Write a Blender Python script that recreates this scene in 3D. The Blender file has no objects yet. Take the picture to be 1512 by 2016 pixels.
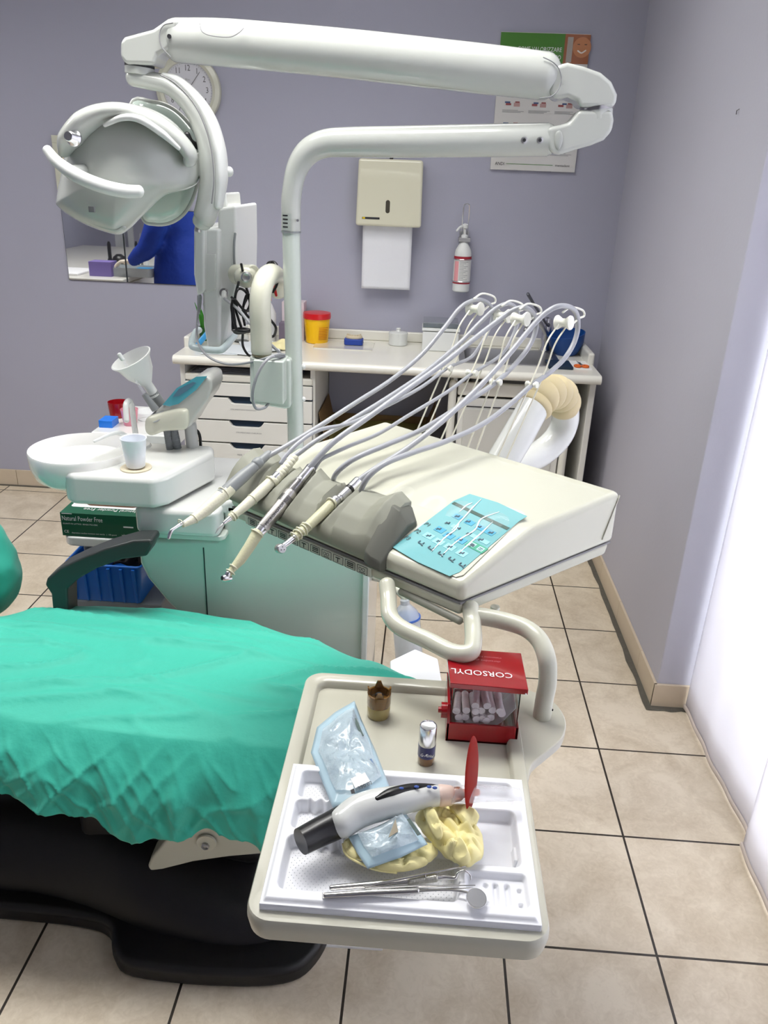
import bpy, math, random
from mathutils import Vector, Matrix, noise
V = Vector
random.seed(7)
sc = bpy.context.scene
# ------------------------------------------------------------------ camera
FPX = 1558.67
WX = V((0.99745011, 0.05699715, -0.0429489))     # room axes seen from the camera
WY = V((0.06187136, -0.39067344, 0.91844771))
WZ = V((0.0355699, -0.91876307, -0.39320376))
EYE = V((0, 0, 1.545))
cam = bpy.data.cameras.new('camera'); camo = bpy.data.objects.new('camera', cam)
sc.collection.objects.link(camo); sc.camera = camo
right = V((WX[0], WY[0], WZ[0])); down = V((WX[1], WY[1], WZ[1])); fwd = V((WX[2], WY[2], WZ[2]))
m3 = Matrix((right, -down, -fwd)).transposed()
camo.matrix_world = Matrix.Translation(EYE) @ m3.to_4x4()
cam.sensor_fit = 'VERTICAL'; cam.sensor_height = 36; cam.lens = FPX/2016*36
cam.clip_start = 0.02
# ------------------------------------------------------------------ world and light
world = bpy.data.worlds.new('daylight'); sc.world = world; world.use_nodes = True
bg = world.node_tree.nodes['Background']; bg.inputs[0].default_value = (0.86, 0.92, 1, 1); bg.inputs[1].default_value = 1.6
sc.view_settings.view_transform = 'Standard'; sc.view_settings.look = 'None'
sc.view_settings.exposure = 0.0; sc.view_settings.gamma = 1.0; sc.view_settings.use_curve_mapping = False
CEIL = 2.75
def area(name, loc, sx, sy, power, rot=(0, 0, 0), col=(1, 1, 1), spread=180):
    l = bpy.data.lights.new(name, 'AREA'); l.shape = 'RECTANGLE'; l.size = sx; l.size_y = sy
    l.energy = power; l.color = col; l.spread = math.radians(spread)
    o = bpy.data.objects.new(name, l); o.location = loc; o.rotation_euler = rot
    sc.collection.objects.link(o); return o
LAMPS = [(-0.45, 1.55), (-0.25, 2.55), (-2.3, 1.9)]
for i, (lx, ly) in enumerate(LAMPS):
    area('ceiling_tube_light', (lx, ly, CEIL-0.06), 1.15, 0.5, (17.5, 6.5, 22)[i], col=(1, 0.985, 0.95), spread=(120, 115, 150)[i])
area('window_daylight', (1.6, 0.9, 1.3), 2.3, 2.3, 75, rot=(0, math.radians(90), 0), col=(0.93, 0.96, 1))
# ------------------------------------------------------------------ pixels to room points
def ray(u, v):
    p = V((u-756, v-1008, FPX)); return V((p.dot(WX), p.dot(WY), p.dot(WZ)))
def at(u, v, x=None, y=None, z=None):
    r = ray(u, v)
    if x is not None: return EYE + r*((x-EYE.x)/r.x)
    if y is not None: return EYE + r*((y-EYE.y)/r.y)
    return EYE + r*((z-EYE.z)/r.z)
def atp(u, v, p0, n):
    r = ray(u, v); return EYE + r*((p0-EYE).dot(n)/r.dot(n))
# ------------------------------------------------------------------ materials
MATS = {}
def mat(name, col, rough=0.5, metal=0, coat=0, trans=0, alpha=1, ior=1.45, bump=0, bscale=40, var=0, vscale=5, emit=0, sheen=0, sub=0, bdist=0.002):
    if name in MATS: return MATS[name]
    m = bpy.data.materials.new(name); m.use_nodes = True; nt = m.node_tree; N = nt.nodes; L = nt.links
    b = N['Principled BSDF']
    b.inputs['Base Color'].default_value = (*col, 1); b.inputs['Roughness'].default_value = rough
    b.inputs['Metallic'].default_value = metal; b.inputs['Coat Weight'].default_value = coat
    b.inputs['Transmission Weight'].default_value = trans; b.inputs['Alpha'].default_value = alpha
    b.inputs['IOR'].default_value = ior; b.inputs['Sheen Weight'].default_value = sheen
    if sub:
        b.inputs['Subsurface Weight'].default_value = sub; b.inputs['Subsurface Radius'].default_value = (0.01, 0.01, 0.01)
    if emit:
        b.inputs['Emission Color'].default_value = (*col, 1); b.inputs['Emission Strength'].default_value = emit
    tc = N.new('ShaderNodeTexCoord')
    if var:
        n = N.new('ShaderNodeTexNoise'); n.inputs['Scale'].default_value = vscale; n.inputs['Detail'].default_value = 6
        L.new(tc.outputs['Object'], n.inputs['Vector'])
        mx = N.new('ShaderNodeMix'); mx.data_type = 'RGBA'
        mx.inputs[6].default_value = (*[c*(1-var) for c in col], 1); mx.inputs[7].default_value = (*[min(1, c*(1+var)) for c in col], 1)
        L.new(n.outputs['Fac'], mx.inputs[0]); L.new(mx.outputs[2], b.inputs['Base Color'])
    if bump:
        n = N.new('ShaderNodeTexNoise'); n.inputs['Scale'].default_value = bscale; n.inputs['Detail'].default_value = 5
        L.new(tc.outputs['Object'], n.inputs['Vector'])
        bp = N.new('ShaderNodeBump'); bp.inputs['Strength'].default_value = bump; bp.inputs['Distance'].default_value = bdist
        L.new(n.outputs['Fac'], bp.inputs['Height']); L.new(bp.outputs[0], b.inputs['Normal'])
    MATS[name] = m; return m
def s2l(*c): return tuple(((x/255)/12.92 if x/255 <= 0.04045 else ((x/255+0.055)/1.055)**2.4) for x in c)
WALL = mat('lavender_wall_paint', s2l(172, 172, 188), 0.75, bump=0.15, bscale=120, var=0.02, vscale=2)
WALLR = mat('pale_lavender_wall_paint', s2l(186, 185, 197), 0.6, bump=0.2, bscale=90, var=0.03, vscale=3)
WHITE = mat('white_enamel', s2l(220, 222, 219), 0.22, coat=0.5)
WHITEP = mat('white_plastic', s2l(226, 228, 226), 0.35)
CREAM = mat('cream_enamel', s2l(208, 208, 191), 0.25, coat=0.4)
CREAMD = mat('cream_shell', s2l(200, 200, 184), 0.35, coat=0.2)
GREENISH = mat('pale_green_grey_enamel', s2l(204, 213, 205), 0.16, coat=0.6)
OLIVE = mat('olive_grey_silicone', s2l(146, 147, 134), 0.55)
HOSE = mat('grey_rubber_hose', s2l(168, 170, 176), 0.32, coat=0.2)
GREYP = mat('grey_plastic', s2l(140, 144, 146), 0.4)
LATEX = mat('latex_sleeve', s2l(226, 224, 202), 0.45, bump=0.4, bscale=260)
CHROME = mat('chrome', (0.72, 0.72, 0.74), 0.2, metal=1)
STEEL = mat('brushed_steel', (0.5, 0.5, 0.5), 0.35, metal=1)
DSTEEL = mat('dark_titanium', (0.32, 0.31, 0.32), 0.28, metal=1)
BLACK = mat('black_plastic', (0.012, 0.012, 0.014), 0.35)
BLACKG = mat('glossy_black', (0.008, 0.008, 0.01), 0.32, coat=0.1)
CHARC = mat('charcoal_armrest', s2l(52, 56, 56), 0.38)
BASEB = mat('black_base_cover', s2l(16, 16, 20), 0.42, bump=0.1, bscale=300)
MIRR = mat('mirror_silver', (0.93, 0.94, 0.95), 0.015, metal=1)
LAMIN = mat('cream_laminate', s2l(232, 230, 220), 0.3, coat=0.3)
DRAWERM = mat('drawer_white', s2l(226, 225, 219), 0.4)
NAVY = mat('navy_trim', s2l(22, 44, 66), 0.4)
RED = mat('red_plastic', s2l(150, 10, 22), 0.25, coat=0.5)
REDB = mat('bright_red_plastic', s2l(205, 20, 25), 0.3, coat=0.3)
YEL = mat('yellow_plastic', s2l(245, 190, 10), 0.35)
BLUE = mat('blue_plastic', s2l(28, 120, 225), 0.35, coat=0.2)
CLEAR = mat('clear_plastic', (0.96, 0.98, 1), 0.04, trans=1, ior=1.2)
CLEARF = mat('clear_film', (0.95, 0.97, 1), 0.08, alpha=0.22, coat=1)
INK = mat('black_ink', (0.02, 0.02, 0.025), 0.6)
GREYINK = mat('grey_ink', (0.25, 0.25, 0.26), 0.6)
WINK = mat('white_ink', (0.85, 0.85, 0.85), 0.6)
PAPER = mat('white_paper', s2l(238, 238, 238), 0.8)
# ------------------------------------------------------------------ mesh builder
def cr(pts, n=8, closed=False):
    pts = [V(p) for p in pts]; out = []; k = len(pts)
    rng = range(k if closed else k-1)
    for i in rng:
        if closed: p0, p1, p2, p3 = pts[(i-1) % k], pts[i], pts[(i+1) % k], pts[(i+2) % k]
        else:
            p1, p2 = pts[i], pts[i+1]
            p0 = pts[i-1] if i else p1*2-p2; p3 = pts[i+2] if i+2 < k else p2*2-p1
        for j in range(n):
            t = j/n
            out.append(0.5*((2*p1)+(p2-p0)*t+(2*p0-5*p1+4*p2-p3)*t*t+(3*p1-p0-3*p2+p3)*t**3))
    if not closed: out.append(pts[-1])
    return out
def lerp(a, b, t): return a+(b-a)*t
def interp(tab, x):
    if x <= tab[0][0]: return tab[0][1]
    for (a, p), (b, q) in zip(tab, tab[1:]):
        if x <= b:
            t = (x-a)/(b-a); t = t*t*(3-2*t); return p+(q-p)*t
    return tab[-1][1]
class MB:
    def __init__(s): s.v = []; s.f = []
    def add(s, vs, fs):
        o = len(s.v); s.v += [V(p) for p in vs]; s.f += [tuple(i+o for i in f) for f in fs]; return s
    def box(s, a, b, M=None):
        vs = [V((x, y, z)) for z in (a[2], b[2]) for y in (a[1], b[1]) for x in (a[0], b[0])]
        if M: vs = [M @ p for p in vs]
        return s.add(vs, [(0, 2, 3, 1), (4, 5, 7, 6), (0, 1, 5, 4), (2, 6, 7, 3), (1, 3, 7, 5), (0, 4, 6, 2)])
    def hexa(s, p): return s.add(p, [(3, 2, 1, 0), (4, 5, 6, 7), (0, 1, 5, 4), (1, 2, 6, 5), (2, 3, 7, 6), (3, 0, 4, 7)])
    def prism(s, poly, d):
        """poly: list of 3D points, extruded by vector d"""
        n = len(poly); poly = [V(p) for p in poly]; d = V(d)
        return s.add(poly+[p+d for p in poly], [tuple(range(n))[::-1], tuple(range(n, 2*n))]+[(i, (i+1) % n, n+(i+1) % n, n+i) for i in range(n)])
    def rings(s, rs, capa=True, capb=True, closed=True):
        n = len(rs[0]); vs = [p for r in rs for p in r]; fs = []
        for k in range(len(rs)-1):
            for i in range(n if closed else n-1):
                j = (i+1) % n; fs.append((k*n+i, k*n+j, (k+1)*n+j, (k+1)*n+i))
        if closed and capa: fs.append(tuple(range(n))[::-1])
        if closed and capb: fs.append(tuple(range((len(rs)-1)*n, len(rs)*n)))
        return s.add(vs, fs)
    def lathe(s, prof, o=(0, 0, 0), axis=(0, 0, 1), seg=32):
        o = V(o); ax = V(axis).normalized(); q = V((0, 0, 1)).rotation_difference(ax); rs = []
        for r, z in prof:
            rs.append([o+q @ V((max(r, 1e-5)*math.cos(2*math.pi*i/seg), max(r, 1e-5)*math.sin(2*math.pi*i/seg), z)) for i in range(seg)])
        return s.rings(rs)
    def cyl(s, a, b, r, r2=None, seg=24):
        a, b = V(a), V(b); return s.lathe([(r, 0), (r if r2 is None else r2, (b-a).length)], a, b-a, seg)
    def tube(s, pts, r, seg=12, flat=1.0, up=None, round_ends=True):
        pts = [V(p) for p in pts]; n = len(pts)
        rad = [r]*n if not isinstance(r, (list, tuple)) else [interp_lin(r, i/(n-1)) for i in range(n)]
        rs = []; prev = None
        for i, p in enumerate(pts):
            t = (pts[min(i+1, n-1)]-pts[max(i-1, 0)]).normalized()
            if up is not None: a = V(up); a = (a-t*a.dot(t)).normalized()
            elif prev is None:
                a = t.orthogonal().normalized()
            else: a = (prev-t*prev.dot(t)).normalized()
            prev = a; b = t.cross(a)
            def ring(c, k): return [c+(a*math.cos(2*math.pi*j/seg)*flat+b*math.sin(2*math.pi*j/seg))*rad[i]*k for j in range(seg)]
            if i == 0 and round_ends:
                for q in (85, 60, 35, 15): rs.append(ring(p-t*rad[i]*math.sin(math.radians(q))*0.8, math.cos(math.radians(q))))
            rs.append(ring(p, 1))
            if i == n-1 and round_ends:
                for q in (15, 35, 60, 85): rs.append(ring(p+t*rad[i]*math.sin(math.radians(q))*0.8, math.cos(math.radians(q))))
        return s.rings(rs)
    def ball(s, c, r, seg=24, M=None):
        c = V(c); r = V((r, r, r)) if not isinstance(r, (tuple, list)) else V(r); rs = []
        for k in range(1, seg//2):
            a = math.pi*k/(seg//2)-math.pi/2
            ring = []
            for i in range(seg):
                p = V((r.x*math.cos(a)*math.cos(2*math.pi*i/seg), r.y*math.cos(a)*math.sin(2*math.pi*i/seg), r.z*math.sin(a)))
                ring.append(c+(M @ p if M else p))
            rs.append(ring)
        return s.rings(rs)
    def grid(s, fn, nu, nv):
        vs = [fn(i/(nu-1), j/(nv-1)) for j in range(nv) for i in range(nu)]
        return s.add(vs, [(j*nu+i, j*nu+i+1, (j+1)*nu+i+1, (j+1)*nu+i) for j in range(nv-1) for i in range(nu-1)])
    def pebble(s, outline, front, back=V((0, 0, 0)), rings=8, cpt=None, pw=0.5):
        """closed outline bulging by vector front on one side and back on the other"""
        outline = [V(p) for p in outline]; c = V(cpt) if cpt else sum(outline, V())/len(outline); rs = []
        for k in range(rings-1, 0, -1):
            a = k/rings*math.pi/2; rs.append([lerp(p, c, 1-math.cos(a))+V(back)*math.sin(a)**(2*pw) for p in outline])
        rs.append(outline)
        for k in range(1, rings):
            a = k/rings*math.pi/2; rs.append([lerp(p, c, 1-math.cos(a))+V(front)*math.sin(a)**(2*pw) for p in outline])
        return s.rings(rs)
    def sheet(s, outline, fn=None, rings=10, cpt=None):
        outline = [V(p) for p in outline]; c = V(cpt) if cpt else sum(outline, V())/len(outline); n = len(outline)
        vs = [c.copy()]+[lerp(c, p, k/rings) for k in range(1, rings+1) for p in outline]
        if fn: vs = [fn(p, 1.0 if i == 0 else 1-((i-1)//n+1)/rings) for i, p in enumerate(vs)]
        fs = [(0, 1+i, 1+(i+1) % n) for i in range(n)]
        for k in range(rings-1): fs += [(1+k*n+i, 1+(k+1)*n+i, 1+(k+1)*n+(i+1) % n, 1+k*n+(i+1) % n) for i in range(n)]
        return s.add(vs, fs)
def interp_lin(tab, t):
    if not isinstance(tab[0], (tuple, list)):
        x = t*(len(tab)-1); i = min(int(x), len(tab)-2); return tab[i]+(tab[i+1]-tab[i])*(x-i)
    for (a, p), (b, q) in zip(tab, tab[1:]):
        if t <= b: return p+(q-p)*(t-a)/(b-a) if b > a else q
    return tab[-1][1]
def rrect(x0, y0, x1, y1, r, n=6, z=0):
    out = []
    for cx, cy, a0 in ((x1-r, y1-r, 0), (x0+r, y1-r, 90), (x0+r, y0+r, 180), (x1-r, y0+r, 270)):
        for k in range(n+1):
            a = math.radians(a0+90*k/n); out.append(V((cx+r*math.cos(a), cy+r*math.sin(a), z)))
    return out
def dense(outline, n=6):
    k = len(outline); return [lerp(V(outline[i]), V(outline[(i+1) % k]), j/n) for i in range(k) for j in range(n)]
# ------------------------------------------------------------------ objects
BASE = {}
def props(o, label=None, cat=None, group=None, kind=None):
    if label: o['label'] = label
    if cat: o['category'] = cat
    if group: o['group'] = group
    if kind: o['kind'] = kind
    return o
def thing(name, loc, label, cat, group=None):
    o = bpy.data.objects.new(name, None); o.empty_display_size = 0.05; sc.collection.objects.link(o)
    o.location = V(loc); BASE[o.name] = V(loc); return props(o, label, cat, group)
def obj(name, mb, m, parent=None, label=None, cat=None, group=None, kind=None, smooth=True, bevel=0, seg=3, ang=40, solid=0, sub=0, subs=None):
    me = bpy.data.meshes.new(name); loc = V((0, 0, 0))
    if parent is None:
        lo = [min(p[i] for p in mb.v) for i in range(3)]; hi = [max(p[i] for p in mb.v) for i in range(3)]
        loc = V(((lo[0]+hi[0])/2, (lo[1]+hi[1])/2, lo[2]))
    me.from_pydata([p-loc for p in mb.v], [], mb.f); me.validate(); me.update()
    import bmesh
    b = bmesh.new(); b.from_mesh(me); bmesh.ops.recalc_face_normals(b, faces=b.faces); b.to_mesh(me); b.free()
    ms = m if isinstance(m, (list, tuple)) else [m]
    for x in ms: me.materials.append(x)
    if smooth:
        me.polygons.foreach_set('use_smooth', [True]*len(me.polygons))
        if not bevel: me.set_sharp_from_angle(angle=math.radians(ang))
    o = bpy.data.objects.new(name, me); sc.collection.objects.link(o)
    o.location = loc; BASE[o.name] = loc
    if parent is not None:
        o.parent = parent; pb = BASE[parent.name]
        o.matrix_parent_inverse = Matrix.Translation(-pb)
        BASE[o.name] = V((0, 0, 0))
    if solid:
        md = o.modifiers.new('solid', 'SOLIDIFY'); md.thickness = solid; md.offset = 0
    if bevel:
        md = o.modifiers.new('bevel', 'BEVEL'); md.width = bevel; md.segments = seg; md.limit_method = 'ANGLE'; md.angle_limit = math.radians(35); md.harden_normals = True
    if sub:
        md = o.modifiers.new('subdivision', 'SUBSURF'); md.levels = sub; md.render_levels = sub
    return props(o, label, cat, group, kind)
def dup(root, delta, label=None):
    c = root.copy(); sc.collection.objects.link(c); c.location = root.location+V(delta); BASE[c.name] = BASE[root.name]+V(delta)
    if label: c['label'] = label
    for ch in list(root.children):
        d = ch.copy(); sc.collection.objects.link(d); d.parent = c
        for g in list(ch.children):
            e = g.copy(); sc.collection.objects.link(e); e.parent = d
    return c
def text(name, s, o, ex, ey, size, m, parent, align='LEFT', sx=1.0, lift=0.0006, thick=0.0):
    c = bpy.data.curves.new(name, 'FONT'); c.body = s; c.size = size; c.align_x = align; c.resolution_u = 2
    t = bpy.data.objects.new(name, c); me = bpy.data.meshes.new_from_object(t)
    bpy.data.objects.remove(t); bpy.data.curves.remove(c)
    ex = V(ex).normalized(); ey = V(ey).normalized(); n = ex.cross(ey)
    mb = MB(); mb.v = [V(o)+ex*v.co.x*sx+ey*v.co.y+n*lift for v in me.vertices]; mb.f = [tuple(p.vertices) for p in me.polygons]
    bpy.data.meshes.remove(me)
    if not mb.v: return None
    return obj(name, mb, m, parent, smooth=False)
def quad(mb, o, ex, ey, x0, y0, x1, y1, lift=0.0004, thick=0.0005):
    """thin printed patch on a surface"""
    ex = V(ex); ey = V(ey); n = ex.cross(ey).normalized(); o = V(o)
    p = [o+ex*x0+ey*y0, o+ex*x1+ey*y0, o+ex*x1+ey*y1, o+ex*x0+ey*y1]
    mb.hexa([q+n*(lift-thick) for q in p]+[q+n*lift for q in p]); return mb
NX, NY, NZ = V((1, 0, 0)), V((0, 1, 0)), V((0, 0, 1))
FRONT = V((0, -1, 0))      # on the back wall the writing faces -y; ex=+x, ey=+z
def nz(p, s): return noise.noise(V(p)*s)

# ================================================================== THE ROOM
# tiled floor
def floor_material():
    m = bpy.data.materials.new('beige_floor_tiles'); m.use_nodes = True; N = m.node_tree.nodes; L = m.node_tree.links
    b = N['Principled BSDF']; tc = N.new('ShaderNodeTexCoord'); mp = N.new('ShaderNodeMapping')
    mp.inputs['Location'].default_value = (-0.576+0.3345*20+0.0022, -1.245+0.339*20+0.0022, 0)
    L.new(tc.outputs['Object'], mp.inputs['Vector'])
    br = N.new('ShaderNodeTexBrick'); br.offset = 0; br.squash = 1
    br.inputs['Scale'].default_value = 1; br.inputs['Brick Width'].default_value = 0.3345; br.inputs['Row Height'].default_value = 0.339
    br.inputs['Mortar Size'].default_value = 0.003; br.inputs['Mortar Smooth'].default_value = 0.1; br.inputs['Bias'].default_value = 0
    br.inputs['Color1'].default_value = (0.0, 0, 0, 1); br.inputs['Color2'].default_value = (1, 1, 1, 1)
    L.new(mp.outputs[0], br.inputs['Vector'])
    n1 = N.new('ShaderNodeTexNoise'); n1.inputs['Scale'].default_value = 7; n1.inputs['Detail'].default_value = 9; n1.inputs['Roughness'].default_value = 0.62; n1.inputs['Distortion'].default_value = 0.6
    n2 = N.new('ShaderNodeTexNoise'); n2.inputs['Scale'].default_value = 45; n2.inputs['Detail'].default_value = 6; n2.inputs['Distortion'].default_value = 2
    L.new(tc.outputs['Object'], n1.inputs['Vector']); L.new(tc.outputs['Object'], n2.inputs['Vector'])
    ad = N.new('ShaderNodeMath'); ad.operation = 'MULTIPLY_ADD'; ad.inputs[1].default_value = 0.35
    L.new(n2.outputs['Fac'], ad.inputs[0]); L.new(n1.outputs['Fac'], ad.inputs[2])
    rp = N.new('ShaderNodeValToRGB'); e = rp.color_ramp.elements
    e[0].position = 0.42; e[0].color = (*s2l(192, 176, 152), 1); e[1].position = 0.8; e[1].color = (*s2l(224, 211, 190), 1)
    L.new(ad.outputs[0], rp.inputs[0])
    tint = N.new('ShaderNodeMix'); tint.data_type = 'RGBA'; tint.blend_type = 'MULTIPLY'; tint.inputs[0].default_value = 0.1
    L.new(rp.outputs[0], tint.inputs[6]); L.new(br.outputs['Color'], tint.inputs[7])
    mx = N.new('ShaderNodeMix'); mx.data_type = 'RGBA'; mx.inputs[7].default_value = (*s2l(48, 40, 32), 1)
    L.new(br.outputs['Fac'], mx.inputs[0]); L.new(tint.outputs[2], mx.inputs[6]); L.new(mx.outputs[2], b.inputs['Base Color'])
    b.inputs['Roughness'].default_value = 0.38
    bp = N.new('ShaderNodeBump'); bp.inputs['Strength'].default_value = 0.5; bp.inputs['Distance'].default_value = 0.002; bp.invert = True
    L.new(br.outputs['Fac'], bp.inputs['Height']); L.new(bp.outputs[0], b.inputs['Normal'])
    return m
def origin0(o):
    """keep texture space of setting pieces at the room origin"""
    me = o.data; off = o.location.copy(); me.transform(Matrix.Translation(off)); o.location = (0, 0, 0); return o
XL, XR, YF, YB = -3.4, 0.79, -1.4, 3.69
origin0(obj('floor', MB().box((XL-0.2, YF-0.2, -0.1), (1.3, YB+0.2, 0)), floor_material(), kind='structure', smooth=False))
obj('ceiling', MB().box((XL-0.2, YF-0.2, CEIL), (1.3, YB+0.2, CEIL+0.1)), mat('ceiling_paint', s2l(225, 225, 225), 0.9), kind='structure', smooth=False)
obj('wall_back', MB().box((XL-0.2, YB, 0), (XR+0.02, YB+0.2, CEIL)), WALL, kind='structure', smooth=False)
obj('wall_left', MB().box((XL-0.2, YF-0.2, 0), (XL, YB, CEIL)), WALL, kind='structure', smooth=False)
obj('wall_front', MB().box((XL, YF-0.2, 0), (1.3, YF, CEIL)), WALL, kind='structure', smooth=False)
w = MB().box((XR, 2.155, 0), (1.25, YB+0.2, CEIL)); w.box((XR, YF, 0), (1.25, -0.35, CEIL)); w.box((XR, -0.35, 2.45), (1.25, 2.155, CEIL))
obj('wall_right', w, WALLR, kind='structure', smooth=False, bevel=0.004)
# balcony door / window behind the curtains
fr = MB()
for a, b in (((1.08, -0.35, 0), (1.14, 2.155, 0.13)), ((1.08, -0.35, 2.37), (1.14, 2.155, 2.45)), ((1.08, -0.35, 0.13), (1.14, -0.28, 2.37)), ((1.08, 2.085, 0.13), (1.14, 2.155, 2.37)), ((1.08, 0.87, 0.13), (1.14, 0.96, 2.37))): fr.box(a, b)
wi = obj('window_1', fr, mat('window_frame_white', s2l(225, 226, 228), 0.4), kind='structure', bevel=0.004)
obj('pane', MB().box((1.105, -0.3, 0.12), (1.11, 2.1, 2.38)), mat('window_glass', (1, 1, 1), 0.0, trans=1, ior=1.01), wi, smooth=False)
# baseboards of tile with grout joints, plus the grimy joint along the floor
BBM = mat('baseboard_tile', s2l(206, 190, 168), 0.4, var=0.06, vscale=14)
bbm = MB(); x = XL
while x < XR-0.02:
    bbm.box((x+0.0012, YB-0.009, 0), (min(x+0.333, XR-0.01), YB, 0.085)); x += 0.3345
obj('baseboard_back', bbm, BBM, kind='structure', bevel=0.001)
br_ = MB(); y = YB-0.009
while y > 2.16:
    br_.box((XR-0.009, max(y-0.333, 2.147), 0), (XR, y, 0.085)); y -= 0.3345
br_.box((XR-0.009, 2.146, 0), (1.0, 2.155, 0.085))
obj('baseboard_right', br_, BBM, kind='structure', bevel=0.001)
g = MB(); GR = [(XR-0.009, YB-0.01), (XR-0.009, 2.146), (1.0, 2.146)]
def grime(mb, a, b, wd, n=40):
    a, b = V((*a, 0)), V((*b, 0)); d = (b-a).normalized(); s = V((-d.y, d.x, 0))*-1
    mb.grid(lambda u, v: lerp(a, b, u)+s*(wd*v*(1+0.35*noise.noise(V((u*14, v, 3))))) + V((0, 0, 0.0015+0.0025*(1-v))), n, 3)
grime(g, (XR-0.008, YB-0.01), (XR-0.008, 2.125), 0.02); grime(g, (XR-0.025, 2.147), (1.0, 2.147), 0.022, 14)
g.box((XL, YB-0.02, 0.0), (XR, YB-0.009, 0.004))
obj('trim_1', g, mat('grimy_joint', s2l(92, 88, 80), 0.8, bump=0.6, bscale=150, var=0.25, vscale=60), kind='structure')
# small nick with a plug in the right wall
sn = at(1455, 218, x=XR)
obj('wall_hook', MB().tube([sn+V((0.003, 0, 0.006)), sn+V((-0.006, 0, 0)), sn+V((-0.005, 0.002, -0.008))], 0.0016, 6), DSTEEL, label='tiny grey nail stub in the bare right-hand wall', cat='nail')
# ceiling lamps
for i, (lx, ly) in enumerate(LAMPS):
    t = thing('ceiling_lamp', (lx, ly, CEIL-0.05), ('ceiling lamp panel over the dental chair', 'ceiling lamp panel over the back worktop', 'ceiling lamp panel over the left side counter')[i], 'lamp', 'ceiling lamp panels')
    f = MB()
    f.box((lx-0.62, ly-0.3, CEIL-0.055), (lx+0.62, ly-0.26, CEIL)); f.box((lx-0.62, ly+0.26, CEIL-0.055), (lx+0.62, ly+0.3, CEIL))
    f.box((lx-0.62, ly-0.26, CEIL-0.055), (lx-0.58, ly+0.26, CEIL)); f.box((lx+0.58, ly-0.26, CEIL-0.055), (lx+0.62, ly+0.26, CEIL))
    obj('frame', f, WHITEP, t, smooth=False)
    obj('diffuser', MB().box((lx-0.58, ly-0.26, CEIL-0.02), (lx+0.58, ly+0.26, CEIL-0.005)), mat('lamp_diffuser', (1, 1, 0.97), 0.6, emit=3), t, smooth=False)
# curtains: two vertical fabric panels in front of the window
CURT = bpy.data.materials.new('sheer_white_curtain'); CURT.use_nodes = True
N = CURT.node_tree.nodes; L = CURT.node_tree.links; N.remove(N['Principled BSDF'])
d1 = N.new('ShaderNodeBsdfDiffuse'); d1.inputs[0].default_value = (*s2l(235, 232, 238), 1)
d2 = N.new('ShaderNodeBsdfTranslucent'); d2.inputs[0].default_value = (*s2l(246, 245, 248), 1)
mx = N.new('ShaderNodeMixShader'); mx.inputs[0].default_value = 0.55
L.new(d1.outputs[0], mx.inputs[1]); L.new(d2.outputs[0], mx.inputs[2]); L.new(mx.outputs[0], N['Material Output'].inputs[0])
def curtain(y0, y1, x0, x1, zb0, zb1, label, seed):
    t = thing('curtain_panel', (x0, (y0+y1)/2, 0), label, 'curtain', 'white curtain panels at the window')
    def fn(u, v):
        y = lerp(y0, y1, u); x = lerp(x0, x1, u)+(0.003+0.011*v)*math.sin(u*9+seed)+(0.002+0.006*v)*math.sin(u*23+v*1.5+seed)
        z = lerp(lerp(zb0, zb1, u), 2.42, v); return V((x, y, z))
    obj('cloth', MB().grid(fn, 70, 24), CURT, t, solid=0.0012)
    def hem(u, v):
        p = fn(u, 0); return p+V((-0.0035-0.004*math.sin(v*math.pi), 0, 0.018*v))
    obj('hem', MB().grid(hem, 70, 4), mat('curtain_hem', s2l(208, 196, 188), 0.8), t, solid=0.002)
curtain(2.14, 1.56, 0.885, 0.898, 0.006, 0.006, 'far white curtain panel against the window reveal', 0.4)
curtain(1.57, 0.95, 0.865, 0.87, 0.006, 0.006, 'near white curtain panel cut by the right edge of the photo', 2.2)
curtain(0.96, -0.35, 0.885, 0.885, 0.006, 0.006, 'nearest white curtain panel, out past the right edge of the photo', 4.2)

# ================================================================== BACK WALL
YW = YB-0.001
# clock
cc = at(373, 178, y=YW); R = 0.138
ck = thing('wall_clock', cc-V((0, 0, R)), 'round cream wall clock with black numerals behind the lamp arm', 'clock')
obj('rim', MB().lathe([(R*0.985, 0), (R, 0.012), (R*0.97, 0.026), (R*0.85, 0.034), (R*0.76, 0.028), (R*0.75, 0.018), (R*0.745, 0.008)], cc, FRONT, 56), CREAM, ck)
obj('dial', MB().lathe([(R*0.75, 0.01), (R*0.75, 0.016)], cc, FRONT, 48), mat('clock_dial', s2l(214, 214, 222), 0.6), ck)
nums = MB()
for h in range(1, 13):
    a = math.radians(90-h*30); p = cc+V((math.cos(a)*R*0.58, -0.0165, math.sin(a)*R*0.58-0.009))
    text('numeral', str(h), p, NX, NZ, 0.031, INK, ck, 'CENTER', 0.85)
tk = MB()
for k in range(60):
    a = math.radians(k*6); o = cc+V((math.cos(a)*R*0.71, -0.0168, math.sin(a)*R*0.71)); tk.box(o-V((0.0008, 0.0005, 0.0008)), o+V((0.0008, 0.0005, 0.0008)))
obj('minute_marks', tk, INK, ck, smooth=False)
for nm, ang, ln, wd in (('minute_hand', 52, 0.085, 0.0028), ('hour_hand', -42, 0.055, 0.0035)):
    a = math.radians(ang); d = V((math.cos(a), 0, math.sin(a))); s = V((-d.z, 0, d.x)); o = cc+V((0, -0.020, 0))
    obj(nm, MB().prism([o-d*0.015-s*wd/2, o+d*ln-s*wd/4, o+d*ln+s*wd/4, o-d*0.015+s*wd/2], (0, -0.0012, 0)), INK, ck, smooth=False)
text('maker_mark', 'Blinc', cc+V((0, -0.0165, 0.035)), NX, NZ, 0.011, GREYINK, ck, 'CENTER')
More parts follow.
